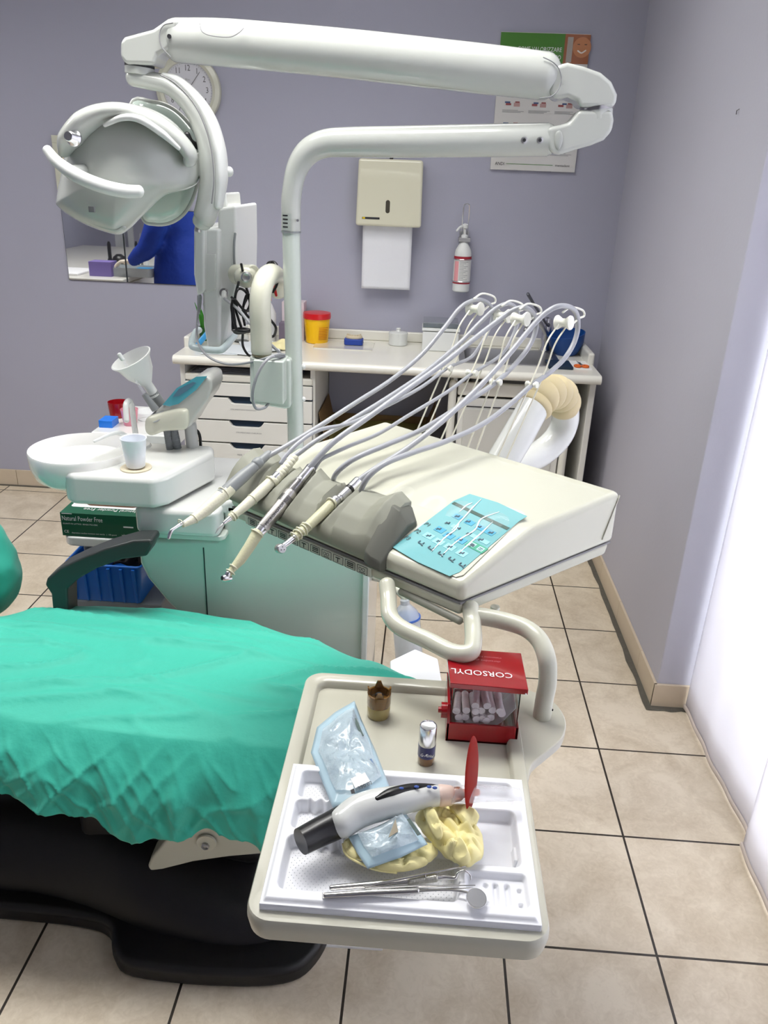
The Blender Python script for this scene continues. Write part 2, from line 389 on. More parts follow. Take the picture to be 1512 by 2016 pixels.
obj('glass', MB().lathe([(R*0.76, 0.029), (R*0.5, 0.031), (0.001, 0.032)], cc, FRONT, 40), mat('clock_glass', (1, 1, 1), 0.03, alpha=0.06), ck)
# poster
pA = at(966, 335, y=YW); PW, PH = 0.355, 0.505; pA = V((0.222, YW, 1.576))
po = thing('dental_poster', pA+V((PW/2, 0, 0)), 'framed dental poster with green header on the back wall', 'poster')
obj('board', MB().box(pA+V((0, -0.012, 0)), pA+V((PW, 0, PH))), mat('poster_paper', s2l(214, 212, 208), 0.35, coat=0.5), po, bevel=0.001)
P0 = pA+V((0, -0.0123, 0))
def patch(name, m, rects, parent, o=None, lift=0.0004):
    mb = MB()
    for r in rects: quad(mb, P0 if o is None else o, NX, NZ, *r, lift=lift)
    return obj(name, mb, m, parent, smooth=False)
patch('green_header', mat('poster_green', s2l(70, 130, 40), 0.45, coat=0.4), [(0, PH-0.105, 0.255, PH-0.002)], po)
patch('photo_background', mat('poster_orange', s2l(158, 92, 52), 0.45, coat=0.4), [(0.255, PH-0.105, PW, PH-0.002)], po)
fc = P0+V((0.325, 0, PH-0.047))
obj('photo_face', MB().lathe([(0.036, 0), (0.036, 0.0004)], fc+V((0, -0.0004, 0)), FRONT, 24), mat('poster_skin', s2l(196, 132, 92), 0.5), po)
patch('photo_cup', mat('poster_glass', s2l(176, 168, 160), 0.4), [(0.266, PH-0.1, 0.288, PH-0.012)], po, lift=0.0009)
sm = MB(); sm.tube(cr([fc+V((-0.015, -0.0012, -0.012)), fc+V((0, -0.0012, -0.019)), fc+V((0.016, -0.0012, -0.01))], 5), 0.003, 6, flat=0.3, up=(0, 1, 0)); obj('photo_smile', sm, mat('poster_teeth', s2l(240, 228, 220), 0.4), po)
ey = MB()
for q in (-0.014, 0.014): ey.box(fc+V((q-0.005, -0.0014, 0.009)), fc+V((q+0.005, -0.0008, 0.0115)))
obj('photo_eyes', ey, INK, po, smooth=False)
text('poster_title', 'COME VALORIZZARE', P0+V((0.247, 0, PH-0.065)), NX, NZ, 0.0225, WINK, po, 'RIGHT', 0.82)
text('poster_title', 'IL TUO SORRISO', P0+V((0.247, 0, PH-0.092)), NX, NZ, 0.0225, WINK, po, 'RIGHT', 0.82)
lines = []; reds = []; blues = []; pinks = []
for r in range(4):
    for c in range(3):
        x0 = 0.03+c*0.107; z0 = 0.072+r*0.078
        for k in range(3): lines.append((x0, z0-0.004*k-0.002, x0+0.088-0.012*((k*7+c+r) % 3), z0-0.004*k-0.0006))
        reds.append((x0+0.012, z0+0.016, x0+0.034, z0+0.024)); blues.append((x0+0.008+0.01*c, z0+0.024, x0+0.03+0.008*c, z0+0.03))
        pinks.append((x0+0.045, z0+0.012, x0+0.07, z0+0.026)); reds.append((x0+0.05, z0+0.026, x0+0.068, z0+0.031))
patch('caption_lines', GREYINK, lines, po); patch('red_illustrations', mat('poster_red', s2l(150, 80, 80), 0.5), reds, po)
patch('blue_illustrations', mat('poster_blue', s2l(70, 90, 130), 0.5), blues, po); patch('pink_illustrations', mat('poster_pink', s2l(186, 150, 146), 0.5), pinks, po)
patch('rule_line', mat('poster_green', (0, 0, 0)), [(0.065, 0.0235, 0.26, 0.0255)], po)
text('footer_mark', 'ANDI', P0+V((0.018, 0, 0.018)), NX, NZ, 0.018, INK, po, sx=0.9); text('footer_mark', 'mentadent', P0+V((0.27, 0, 0.02)), NX, NZ, 0.014, INK, po)
clip = MB()
for q in (0.1, 0.24): clip.box(pA+V((q, -0.014, -0.003)), pA+V((q+0.014, 0, 0.004)))
obj('clip', clip, CLEAR, po, smooth=False)
# towel dispenser
td = thing('towel_dispenser', (-0.2, YW, 1.33), 'cream paper towel dispenser with a sight slot on the wall', 'dispenser')
b = MB(); fx0, fx1, bz, tz = -0.338, -0.057, 1.335, 1.60
b.hexa([V((fx0, YW-0.105, bz)), V((fx1, YW-0.105, bz)), V((fx1, YW, bz)), V((fx0, YW, bz)), V((fx0+0.006, YW-0.085, tz)), V((fx1-0.004, YW-0.085, tz)), V((fx1-0.004, YW, tz)), V((fx0+0.006, YW, tz))])
obj('body', b, mat('dispenser_cream', s2l(222, 219, 196), 0.16, coat=0.8), td, bevel=0.012, seg=4)
def dface(x, z): return V((x, YW-0.105+0.02*(z-bz)/(tz-bz)-0.0006, z))
obj('sight_slot', MB().prism([dface(-0.202+p.x, 1.415+p.y)+V((0, -0.0005, 0)) for p in rrect(-0.009, -0.026, 0.009, 0.026, 0.0088, 5)], (0, 0.002, 0)), mat('slot_dark', s2l(70, 66, 55), 0.4), td)
obj('badge', MB().prism([dface(x, z) for x, z in ((-0.31, 1.363), (-0.235, 1.363), (-0.235, 1.371), (-0.31, 1.371))], (0, -0.0008, 0)), INK, td, smooth=False)
obj('badge_mark', MB().prism([dface(x, z)+V((0, -0.001, 0)) for x, z in ((-0.308, 1.3635), (-0.297, 1.3635), (-0.297, 1.3705), (-0.308, 1.3705))], (0, -0.0006, 0)), mat('badge_yellow', s2l(220, 190, 30), 0.4), td, smooth=False)
obj('key_lock', MB().box((-0.205, YW-0.03, 1.598), (-0.19, YW-0.01, 1.612)), BLACK, td, smooth=False)
def towel(u, v):
    return V((-0.309+0.215*u, YW-0.06-0.004*math.sin(u*3+v*2)-0.003*nz((u, v, 1), 4), 1.345-0.275*v))
obj('paper_towel', MB().grid(towel, 14, 20), mat('paper_towel_white', s2l(232, 233, 238), 0.9, bump=0.5, bscale=350), label='white paper towel hanging out below the wall dispenser', cat='paper towel', solid=0.001)
# hand disinfectant bottle in its wire bracket
bx, bz0 = 0.132, 1.075
bt = thing('disinfectant_bottle', (bx, YW-0.055, bz0), 'white disinfectant pump bottle with red and white label on the wall', 'bottle')
o = V((bx, YW-0.055, bz0))
obj('body', MB().lathe([(0.033, 0), (0.037, 0.004), (0.0375, 0.02), (0.0365, 0.16), (0.034, 0.175), (0.02, 0.2), (0.0125, 0.21), (0.0125, 0.22)], o, seg=32), WHITEP, bt)
obj('label', MB().lathe([(0.0379, 0.035), (0.0379, 0.15)], o, seg=32), mat('bottle_label', s2l(226, 226, 222), 0.5), bt)
lb = MB().lathe([(0.0382, 0.135), (0.0382, 0.15)], o, seg=32); lb.lathe([(0.0382, 0.035), (0.0382, 0.041)], o, seg=32); obj('label_band', lb, mat('label_red', s2l(170, 40, 55), 0.5), bt, label='dark red label band')
pk = MB().grid(lambda u, v: o+V((-0.0384*math.cos(0.5+u*0.6), -0.0384*math.sin(0.5+u*0.6), 0.045+0.085*v)), 6, 3); obj('label_stripe', pk, mat('label_pink', s2l(232, 160, 165), 0.5), bt)
lt = MB()
for k in range(13):
    zz = 0.127-k*0.0062
    lt.grid(lambda u, v: o+V((0.0386*math.sin(-0.35+u*(1.0-0.25*(k % 3))), -0.0386*math.cos(-0.35+u*(1.0-0.25*(k % 3))), zz+0.0016*v)), 8, 2)
obj('label_print', lt, GREYINK, bt)
obj('pump', MB().lathe([(0.014, 0.218), (0.014, 0.236), (0.006, 0.24), (0.006, 0.262), (0.012, 0.265), (0.012, 0.28), (0.004, 0.284)], o), WHITEP, bt)
obj('spout', MB().tube(cr([o+V((0, 0, 0.272)), o+V((-0.02, -0.015, 0.27)), o+V((-0.035, -0.03, 0.255))], 5), 0.005, 8), WHITEP, bt)
wr = thing('wire_bracket', (bx, YW, bz0), 'chrome wire holder with elbow lever around the disinfectant bottle', 'bracket')
for zz in (0.045, 0.138):
    ring = [o+V((0.0415*math.cos(a), 0.0415*math.sin(a), zz)) for a in [math.radians(q) for q in range(0, 361, 15)]]
    obj('ring', MB().tube(ring, 0.0018, 6, round_ends=False), CHROME, wr)
obj('back_plate', MB().box((bx-0.02, YW-0.006, bz0+0.03), (bx+0.02, YW, bz0+0.25)), STEEL, wr, bevel=0.001)
lv = [V((bx-0.013, YW-0.01, bz0+0.23)), V((bx-0.013, YW-0.05, bz0+0.29)), V((bx-0.012, YW-0.075, bz0+0.35)), V((bx-0.006, YW-0.078, bz0+0.362)), V((bx+0.006, YW-0.078, bz0+0.362)), V((bx+0.012, YW-0.075, bz0+0.35)), V((bx+0.013, YW-0.05, bz0+0.29)), V((bx+0.013, YW-0.01, bz0+0.23))]
obj('lever', MB().tube(cr(lv, 4), 0.0028, 8), CHROME, wr)
obj('bracket_clamp', MB().box((bx-0.024, YW-0.075, bz0+0.21), (bx+0.026, YW-0.002, bz0+0.226)), STEEL, wr, bevel=0.001)
# mirrors and picture
for i, (x0, x1) in enumerate(((-1.667, -1.394), (-1.391, -1.02))):
    t = thing('wall_mirror', ((x0+x1)/2, YW, 1.041), ('left frameless mirror panel behind the examination lamp', 'right frameless mirror panel reflecting the blue gown')[i], 'mirror', 'wall mirror panels')
    obj('backing', MB().box((x0, YW-0.005, 1.041), (x1, YW, 1.36)), mat('mirror_edge', s2l(60, 66, 70), 0.4), t, smooth=False)
    obj('glass', MB().box((x0+0.002, YW-0.0065, 1.043), (x1-0.002, YW-0.005, 1.358)), MIRR, t, smooth=False)
pf = thing('framed_picture', (-1.37, YW, 1.37), 'cream framed picture above the mirror, mostly hidden by the lamp head', 'picture')
PX0, PX1, PZ0, PZ1 = -1.667, -1.09, 1.37, 1.645
f = MB(); f.box((PX0, YW-0.02, PZ0), (PX1, YW, PZ0+0.03)); f.box((PX0, YW-0.02, PZ1-0.03), (PX1, YW, PZ1)); f.box((PX0, YW-0.02, PZ0+0.03), (PX0+0.03, YW, PZ1-0.03)); f.box((PX1-0.03, YW-0.02, PZ0+0.03), (PX1, YW, PZ1-0.03))
obj('frame', f, CREAM, pf, bevel=0.002)
obj('inner_trim', MB().box((PX0+0.028, YW-0.012, PZ0+0.028), (PX1-0.028, YW, PZ1-0.028)), INK, pf, smooth=False)
obj('picture_sheet', MB().box((PX0+0.036, YW-0.014, PZ0+0.036), (PX1-0.036, YW, PZ1-0.036)), mat('picture_paper', s2l(206, 196, 170), 0.7, var=0.15, vscale=12), pf, smooth=False)

# ================================================================== BACK COUNTER
CT = 0.832; CY = 3.17; CX0, CX1 = -1.035, 0.70
ct = thing('worktop', (-0.17, 3.43, CT-0.04), 'long cream laminate worktop with raised edges along the back wall', 'worktop')
SX0, SX1, SY0, SY1 = 0.15, 0.55, 3.3, 3.6   # sink cut-out
top = MB()
top.box((CX0, CY, CT-0.036), (SX0, YB-0.003, CT)); top.box((SX1, CY, CT-0.036), (CX1, YB-0.003, CT)); top.box((SX0, CY, CT-0.036), (SX1, SY0, CT)); top.box((SX0, SY1, CT-0.036), (SX1, YB-0.003, CT))
obj('surface', top, LAMIN, ct, smooth=False)
obj('front_nosing', MB().tube([V((CX0, CY, CT-0.018)), V((CX1, CY, CT-0.018))], 0.0182, 20, round_ends=False), LAMIN, ct)
obj('back_upstand', MB().box((CX0, YB-0.022, CT), (CX1, YB-0.002, CT+0.045)), LAMIN, ct, bevel=0.006)
obj('left_upstand', MB().box((CX0-0.004, CY+0.16, CT-0.02), (CX0+0.022, YB-0.003, CT+0.045)), LAMIN, ct, bevel=0.008)
obj('right_upstand', MB().box((CX1-0.024, CY+0.19, CT-0.02), (CX1+0.004, YB-0.003, CT+0.05)), LAMIN, ct, bevel=0.01)
# drawer cabinet
du = thing('drawer_cabinet', (-0.745, 3.43, 0), 'cream drawer cabinet with navy recessed grips under the worktop', 'cabinet')
dx0, dx1, dy0 = -1.02, -0.455, 3.2
body = MB(); body.box((dx0, dy0, 0.02), (dx0+0.02, YB-0.03, CT-0.037)); body.box((dx1-0.02, dy0, 0.02), (dx1, YB-0.03, CT-0.037))
body.box((dx0, YB-0.05, 0.02), (dx1, YB-0.03, CT-0.037)); body.box((dx0+0.02, dy0+0.01, 0.735), (dx1-0.02, YB-0.05, 0.75)); body.box((dx0+0.02, dy0+0.012, 0.02), (dx1-0.02, YB-0.05, 0.6))
obj('carcass', body, DRAWERM, du, smooth=False)
obj('shelf_rail', MB().box((dx0+0.02, dy0-0.012, 0.725), (dx1-0.01, dy0+0.02, 0.755)), LAMIN, du, bevel=0.009)
obj('navy_backing', MB().box((dx0+0.02, dy0-0.002, 0.03), (dx1-0.01, dy0+0.011, 0.724)), NAVY, du, smooth=False)
zt = 0.722
def drawer(z0, z1, k):
    mb = MB(); gx = -0.745+0.0; gw = 0.075
    xs = [dx0+0.022, gx-gw, gx-gw*0.72, gx+gw*0.72, gx+gw, dx1-0.011]
    poly = [V((xs[0], dy0-0.02, z0)), V((xs[5], dy0-0.02, z0)), V((xs[5], dy0-0.02, z1))]
    if k: poly += [V((xs[4], dy0-0.02, z1)), V((xs[3]+0.006, dy0-0.02, z1-0.02)), V((xs[3]-0.004, dy0-0.02, z1-0.024)), V((xs[2]+0.004, dy0-0.02, z1-0.024)), V((xs[2]-0.006, dy0-0.02, z1-0.02)), V((xs[1], dy0-0.02, z1))]
    poly += [V((xs[0], dy0-0.02, z1))]
    mb.prism(poly, (0, 0.018, 0))
    d = obj('drawer_front', mb, DRAWERM, du, smooth=False, bevel=0.0015)
    if k:
        text('drawer_label', ('STRUMENTARIO MONOUSO', 'STRUMENTARIO CHIRURGIA', 'FRESE   MANIPOLI', 'MATERIALI', 'GUANTI', 'VARIE')[k-1], V((gx+0.01*(-1)**k, dy0-0.0202, z1-0.05)), NX, NZ, 0.0085, GREYINK, d, 'CENTER')
drawer(0.668, 0.722, 0)
for k in range(6): drawer(0.566-k*0.1, 0.659-k*0.1, k+1)
for k in range(5):
    zz = 0.755+k*0.003
    obj('folder', MB().box((dx0+0.04+0.01*k, dy0+0.0+0.012*k, zz), (dx1-0.06-0.02*k, dy0+0.3, zz+0.0022)), mat('grey_folder', s2l(120, 122, 130), 0.5), label=('bottom grey folder in the open shelf under the worktop', 'second grey folder from the bottom of the open shelf', 'middle grey folder in the open shelf under the worktop', 'fourth grey folder from the bottom of the open shelf', 'top grey folder of the stack in the open shelf')[k], cat='folder', group='folders in the open shelf', smooth=False)
# knee space box
kb = thing('cardboard_box', (-0.15, 3.45, 0), 'open brown cardboard box in the dark space under the worktop', 'box')
KM = mat('brown_cardboard', s2l(118, 92, 58), 0.8, var=0.1, vscale=20); w = 0.006
f = MB(); kx0, kx1, ky0, ky1, kz = -0.43, 0.02, 3.27, 3.6, 0.5
f.box((kx0, ky0, 0.0), (kx1, ky0+w, kz-0.1)); f.box((kx0, ky1-w, 0), (kx1, ky1, kz)); f.box((kx0, ky0, 0), (kx0+w, ky1, kz)); f.box((kx1-w, ky0, 0), (kx1, ky1, kz)); f.box((kx0, ky0, 0), (kx1, ky1, w))
obj('walls', f, KM, kb, smooth=False)
for q, (a, bb) in enumerate((((kx0, ky0, kz), (-0.02, 0, 0.09)), ((kx1, ky0, kz), (0.03, 0, 0.08)))):
    p = V(a); obj('flap', MB().prism([p, p+V((0, 0.33, 0)), p+V((bb[0], 0.33, bb[2])), p+V((bb[0], 0, bb[2]))], (0.003, 0, 0)), KM, kb, smooth=False)
bagm = MB(); bagm.sheet(dense([V((kx0+0.01, ky0+0.01, 0.42)), V((kx1-0.01, ky0+0.01, 0.42)), V((kx1-0.01, ky1-0.01, 0.47)), V((kx0+0.01, ky1-0.01, 0.47))], 8), lambda p, e: p+V((0, 0, -0.12*min(1, e*2.2)+0.02*nz(p, 18))))
obj('bag_liner', bagm, mat('olive_bin_bag', s2l(120, 112, 60), 0.35, bump=0.6, bscale=40), label='crumpled olive bag lining the open cardboard box', cat='bag', solid=0.001)
# sink cabinet
sk = thing('sink_cabinet', (0.4, 3.43, 0), 'cream sink cabinet with a framed door at the right of the worktop', 'cabinet')
sx0, sx1 = 0.115, 0.60
b = MB(); b.box((sx0, 3.25, 0.02), (sx0+0.018, YB-0.03, CT-0.037)); b.box((sx1-0.018, 3.25, 0.02), (sx1, YB-0.03, CT-0.037)); b.box((sx0, YB-0.05, 0.02), (sx1, YB-0.03, CT-0.037)); b.box((sx0, 3.25, 0.02), (sx1, YB-0.05, 0.04))
obj('carcass', b, DRAWERM, sk, smooth=False)
for px_ in (sx0, sx1): obj('corner_post', MB().tube([V((px_, 3.235, 0.03)), V((px_, 3.235, CT-0.075))], 0.017, 16), LAMIN, sk)
obj('top_rail', MB().box((sx0+0.02, 3.222, 0.71), (sx1-0.02, 3.25, 0.765)), LAMIN, sk, bevel=0.008)
d = obj('door', MB().box((sx0+0.022, 3.225, 0.06), (sx1-0.022, 3.245, 0.7)), DRAWERM, sk, bevel=0.004)
obj('door_panel', MB().box((sx0+0.05, 3.219, 0.1), (sx1-0.05, 3.226, 0.655)), mat('door_panel_grey', s2l(206, 205, 198), 0.4), d, bevel=0.003)
gl = MB()
for a, bb in (((sx0+0.022, 3.2215, 0.663), (sx1-0.1, 3.224, 0.667)), ((sx0+0.022, 3.2215, 0.3), (sx0+0.027, 3.224, 0.665))): gl.box(a, bb)
obj('dark_gap', gl, INK, d, smooth=False)
obj('support_panel', MB().box((CX1-0.03, 3.22, 0), (CX1-0.004, YB-0.02, CT-0.037)), DRAWERM, label='cream end panel holding up the right end of the worktop', cat='panel', bevel=0.004)
# sink and faucet
sn = thing('sink', (0.35, 3.45, CT-0.15), 'stainless steel sink set into the right of the worktop', 'sink')
o1 = rrect(SX0-0.015, SY0-0.015, SX1+0.015, SY1+0.012, 0.03, 5); i1 = rrect(SX0+0.012, SY0+0.012, SX1-0.012, SY1-0.012, 0.04, 5); i2 = rrect(SX0+0.03, SY0+0.03, SX1-0.03, SY1-0.03, 0.04, 5)
def zz_(r, z): return [V((p.x, p.y, z)) for p in r]
obj('basin', MB().rings([zz_(o1, CT+0.0005), zz_(o1, CT+0.004), zz_(i1, CT+0.003), zz_(i2, CT-0.14)], capa=False), STEEL, sn)
obj('drain', MB().cyl((0.35, 3.45, CT-0.139), (0.35, 3.45, CT-0.136), 0.025), CHROME, sn)
fx = thing('faucet', (0.53, 3.635, CT), 'grey lever faucet behind the steel sink', 'faucet')
q1 = at(1085, 672, y=3.6); fb = V((0.53, 3.63, CT))
obj('base', MB().lathe([(0.027, 0), (0.026, 0.01), (0.022, 0.02), (0.021, 0.13), (0.018, 0.145)], fb), CHROME, fx)
obj('spout', MB().tube(cr([fb+V((0, 0, 0.04)), at(1075, 655, y=3.57), at(1050, 625, y=3.52), at(1035, 650, y=3.45)], 6), 0.011, 12), STEEL, fx)
obj('lever', MB().tube(cr([fb+V((0, 0, 0.14)), at(1078, 640, y=3.6), at(1058, 610, y=3.56), at(1040, 580, y=3.54)], 6), [0.012, 0.009, 0.009, 0.012], 12, flat=0.6), mat('grey_lever', s2l(110, 112, 118), 0.35, metal=0.6), fx)
# things on the worktop
def on(u, v, z=CT): return at(u, v, z=z)
bo = on(625, 668); bo = V((-0.5, 3.57, CT))
bk = thing('sharps_container', bo, 'yellow sharps bucket with a red lid on the worktop', 'container')
obj('bucket', MB().lathe([(0.045, 0), (0.049, 0.003), (0.058, 0.105), (0.058, 0.115)], bo), YEL, bk)
obj('lid', MB().lathe([(0.062, 0.108), (0.063, 0.118), (0.061, 0.132), (0.05, 0.134)], bo), REDB, bk)
lb = MB()
for k in range(8): lb.grid(lambda u, v: bo+V(((0.0505+0.00008*k*8)*math.sin(0.25+u*0.9), -(0.0505+0.00008*k*8)*math.cos(0.25+u*0.9), 0.02+k*0.0075+0.003*v))+V(((0.002+0.0007*k)*math.sin(0.7), -(0.002+0.0007*k), 0)), 6, 2)
obj('printed_label', lb, mat('orange_print', s2l(205, 120, 20), 0.6), bk)
dish_o = V((-0.33, 3.52, CT))
obj('flat_tray', MB().prism([dish_o+p for p in rrect(-0.17, -0.09, 0.09, 0.09, 0.02, 5)], (0, 0, 0.004)), mat('pale_plastic_sheet', s2l(222, 220, 208), 0.15, coat=1), label='shallow pale plastic tray under the dental cast on the worktop', cat='tray')
dc = thing('dental_cast', (-0.33, 3.54, CT+0.005), 'plaster dental cast on a blue base on the worktop', 'dental cast')
co = V((-0.33, 3.54, CT+0.005))
arch = lambda r, z: [co+V((r*math.cos(a)*1.0, -r*math.sin(a)*0.8+0.01, z)) for a in [math.radians(q) for q in range(-10, 191, 10)]]
obj('base', MB().prism([co+V((p.x, p.y, 0)) for p in rrect(-0.042, -0.03, 0.042, 0.03, 0.012, 5)], (0, 0, 0.026)), mat('cast_blue', s2l(40, 70, 160), 0.4), dc, bevel=0.004)
obj('plaster_arch', MB().tube(arch(0.028, 0.03), 0.01, 10), mat('plaster', s2l(205, 192, 165), 0.8), dc)
th = MB()
for p in arch(0.028, 0.04)[1::2]: th.ball(p, (0.0042, 0.0042, 0.006), 8)
obj('teeth', th, mat('plaster', (0, 0, 0)), dc)
jo = V((-0.135, 3.6, CT)); jr = thing('lidded_jar', jo, 'small white lidded jar on the worktop', 'jar')
obj('body', MB().lathe([(0.038, 0), (0.042, 0.003), (0.042, 0.045)], jo), WHITE, jr); obj('lid', MB().lathe([(0.043, 0.045), (0.043, 0.055), (0.036, 0.06), (0.012, 0.062), (0.009, 0.066), (0.011, 0.072), (0.008, 0.076)], jo), WHITE, jr)
wb = thing('instrument_case', (0.06, 3.55, CT), 'white box with a grey marbled glass lid beside the sink', 'box')
obj('box', MB().box((-0.025, 3.49, CT), (0.135, 3.62, CT+0.085)), WHITEP, wb, bevel=0.006)
obj('lid', MB().box((-0.028, 3.487, CT+0.088), (0.138, 3.623, CT+0.1)), WHITEP, wb, bevel=0.003)
obj('marbled_plate', MB().box((-0.025, 3.5, CT+0.101), (0.13, 3.66, CT+0.122)), mat('marbled_glass', s2l(118, 124, 130), 0.15, var=0.55, vscale=22, coat=1), wb, bevel=0.002)
bl = V((0.62, 3.57, CT)); obj('mixing_bowl', MB().lathe([(0.035, 0.0), (0.05, 0.005), (0.075, 0.05), (0.083, 0.095), (0.08, 0.096), (0.072, 0.05), (0.045, 0.012), (0.001, 0.01)], bl, V((-0.15, -0.1, 1))), mat('blue_rubber', s2l(15, 70, 140), 0.4), label='blue rubber mixing bowl at the right end of the worktop', cat='bowl')
obj('dark_notebook', MB().box((0.50, 3.25, CT), (0.60, 3.38, CT+0.012)), NAVY, label='dark blue notebook lying right of the sink', cat='notebook', bevel=0.002)
obj('paper_pad', MB().box((0.605, 3.27, CT), (0.68, 3.42, CT+0.004)), PAPER, label='white paper pad under the orange pliers', cat='paper')
pl = thing('scissors', (0.64, 3.32, CT+0.005), 'scissors with orange handles on the worktop beside the notebook', 'scissors')
po_ = V((0.64, 3.33, CT+0.009)); ORG = mat('orange_plastic', s2l(230, 110, 40), 0.35)
for s in (-1, 1):
    ring = [po_+V((s*0.016+0.012*math.cos(a), -0.035+0.017*math.sin(a), 0)) for a in [math.radians(q) for q in range(0, 361, 20)]]
    obj('handle', MB().tube(ring, 0.004, 8, round_ends=False), ORG, pl)
    obj('blade', MB().prism([po_+V((s*0.008, -0.02, s*0.0012)), po_+V((s*0.002+0.005, -0.01, s*0.0012)), po_+V((-s*0.008, 0.055, s*0.0012)), po_+V((-0.004, 0, s*0.0012))], (0, 0, 0.0015)), DSTEEL, pl, smooth=False)
# clutter behind the monitor
def leafclump(mb, o, n, h, r):
    for k in range(n):
        a = k*2.4; p = V(o)+V((math.cos(a)*r, math.sin(a)*r, 0)); q = p+V((math.cos(a)*r*1.2, math.sin(a)*r, h*(0.7+0.3*random.random())))
        mb.tube(cr([p, lerp(p, q, 0.5)+V((0.005, 0, 0)), q], 4), [0.006, 0.009, 0.002], 6, flat=0.4)
pt = thing('potted_plant', (-0.99, 3.55, CT), 'upright green leafy plant behind the monitor on the worktop', 'plant')
lm = MB(); leafclump(lm, (-0.985, 3.5, CT+0.05), 9, 0.13, 0.02); obj('leaves', lm, mat('leaf_green', s2l(50, 130, 30), 0.5), pt)
obj('pot', MB().lathe([(0.025, 0), (0.032, 0.06), (0.028, 0.06), (0.024, 0.05), (0.001, 0.05)], (-0.985, 3.5, CT)), mat('dark_green_pot', s2l(30, 80, 30), 0.4), pt)
sp = V((-0.72, 3.56, CT)); sb = thing('spray_bottle', sp, 'white spray bottle with a red nozzle behind the curved monitor arm', 'bottle')
obj('body', MB().lathe([(0.034, 0), (0.037, 0.004), (0.037, 0.12), (0.02, 0.16), (0.013, 0.17)], sp), WHITEP, sb)
obj('trigger', MB().box(sp+V((-0.012, -0.03, 0.17)), sp+V((0.014, 0.03, 0.2))), REDB, sb, bevel=0.004)
obj('glass_vase', MB().lathe([(0.03, 0), (0.034, 0.003), (0.03, 0.12), (0.028, 0.12), (0.031, 0.006), (0.001, 0.005)], (-0.83, 3.5, CT)), CLEAR, label='clear plastic cup behind the hanging black cables', cat='cup')
obj('tissue_box', MB().box((-0.66, 3.58, CT), (-0.56, 3.66, CT+0.17)), mat('pale_pink_box', s2l(214, 200, 204), 0.6), label='tall pale pink carton on the worktop behind the lamp pole', cat='carton', bevel=0.002)
obj('maroon_box', MB().box((-0.66, 3.5, CT), (-0.6, 3.56, CT+0.09)), mat('dull_purple_box', s2l(110, 100, 116), 0.6), label='small dull purple carton in front of the pale pink carton', cat='carton', bevel=0.002)
gm = MB(); gm.sheet(dense([V((-0.70, 3.36, CT)), V((-0.62, 3.34, CT)), V((-0.56, 3.39, CT)), V((-0.6, 3.46, CT)), V((-0.68, 3.44, CT))], 6), lambda p, e: p+V((0, 0, 0.004+0.035*e**0.6+0.012*nz(p, 45))))
obj('latex_glove', gm, mat('pale_latex', s2l(238, 228, 175), 0.5), label='crumpled pale latex glove on the worktop behind the lamp pole', cat='glove', solid=0.001)
for k, (a, c) in enumerate((((-0.93, 3.2), 6), ((-0.84, 3.23), -12), ((-0.76, 3.26), 20))):
    M = Matrix.Translation((a[0], a[1], CT+0.002+0.003*k)) @ Matrix.Rotation(math.radians(c), 4, 'Z')
    obj('paper_sheet', MB().box((0, 0, 0), (0.15, 0.2, 0.002), M), mat('office_paper', s2l(222, 228, 232), 0.6), label=('left paper sheet under the monitor foot', 'middle paper sheet beside the monitor foot', 'right paper sheet under the curved tube')[k], cat='paper', group='papers on the worktop', smooth=False)
obj('blue_pen', MB().tube([V((-0.975, 3.3, CT+0.012)), V((-0.955, 3.42, CT+0.05))], 0.012, 10), mat('light_blue_plastic', s2l(60, 150, 205), 0.4), label='light blue syringe cap at the left end of the worktop', cat='syringe')

# ================================================================== OPERATING LIGHT
YL = 1.88
def yl(u, v, dy=0): return at(u, v, y=YL+dy)
def rpx(px, y=None): return px*(1.66 if y is None else 0.92*y+0.14)/FPX      # metres of a length of px pixels at that depth
lamp = thing('operating_light', yl(581, 850), 'white dental operating light hanging from a tall pole and jointed arm', 'dental lamp')
LG = mat('lamp_white', s2l(190, 193, 188), 0.2, coat=0.6)
pb = yl(582, 860); ptop = yl(573, 452)
obj('pole_lower', MB().tube([V((pb.x, YL, 0.5)), pb, ptop], rpx(19), 28, round_ends=False), GREENISH, lamp)
path = cr([yl(573, 455), yl(573, 425), yl(574, 385), yl(584, 335), yl(606, 300), yl(640, 283), yl(690, 280), yl(800, 279), yl(940, 277), yl(1078, 275)], 8)
obj('lower_arm', MB().tube(path, [rpx(20.5), rpx(20.5), rpx(21), rpx(25), rpx(27), rpx(29), rpx(30.5), rpx(31)], 32, round_ends=False), LG, lamp)
obj('collar_ring', MB().tube([yl(573, 458), yl(573, 454)], rpx(21), 28, round_ends=False), GREYP, lamp)
sl = MB()
RP = rpx(21.4); pc = yl(573, 440)
sl.grid(lambda u, v: V((pc.x, YL, 0))+V((RP*math.sin(-0.9+u*1.1), -RP*math.cos(-0.9+u*1.1), pc.z-0.014+0.036*v)), 10, 2)
st_ = obj('rating_sticker', sl, mat('silver_sticker', s2l(170, 176, 172), 0.4), lamp)
sl = MB()
for k in range(4): sl.grid(lambda u, v: V((pc.x, YL, 0))+V(((RP+0.0003)*math.sin(-0.75+u*0.6), -(RP+0.0003)*math.cos(-0.75+u*0.6), pc.z-0.008+0.008*k+0.003*v)), 6, 2)
obj('sticker_print', sl, INK, st_)
rv = MB()
for (u, v) in ((586, 434),): rv.cyl(yl(u, v, -0.02), yl(u, v, -0.0265), 0.003, seg=12)
obj('screw', rv, STEEL, lamp)
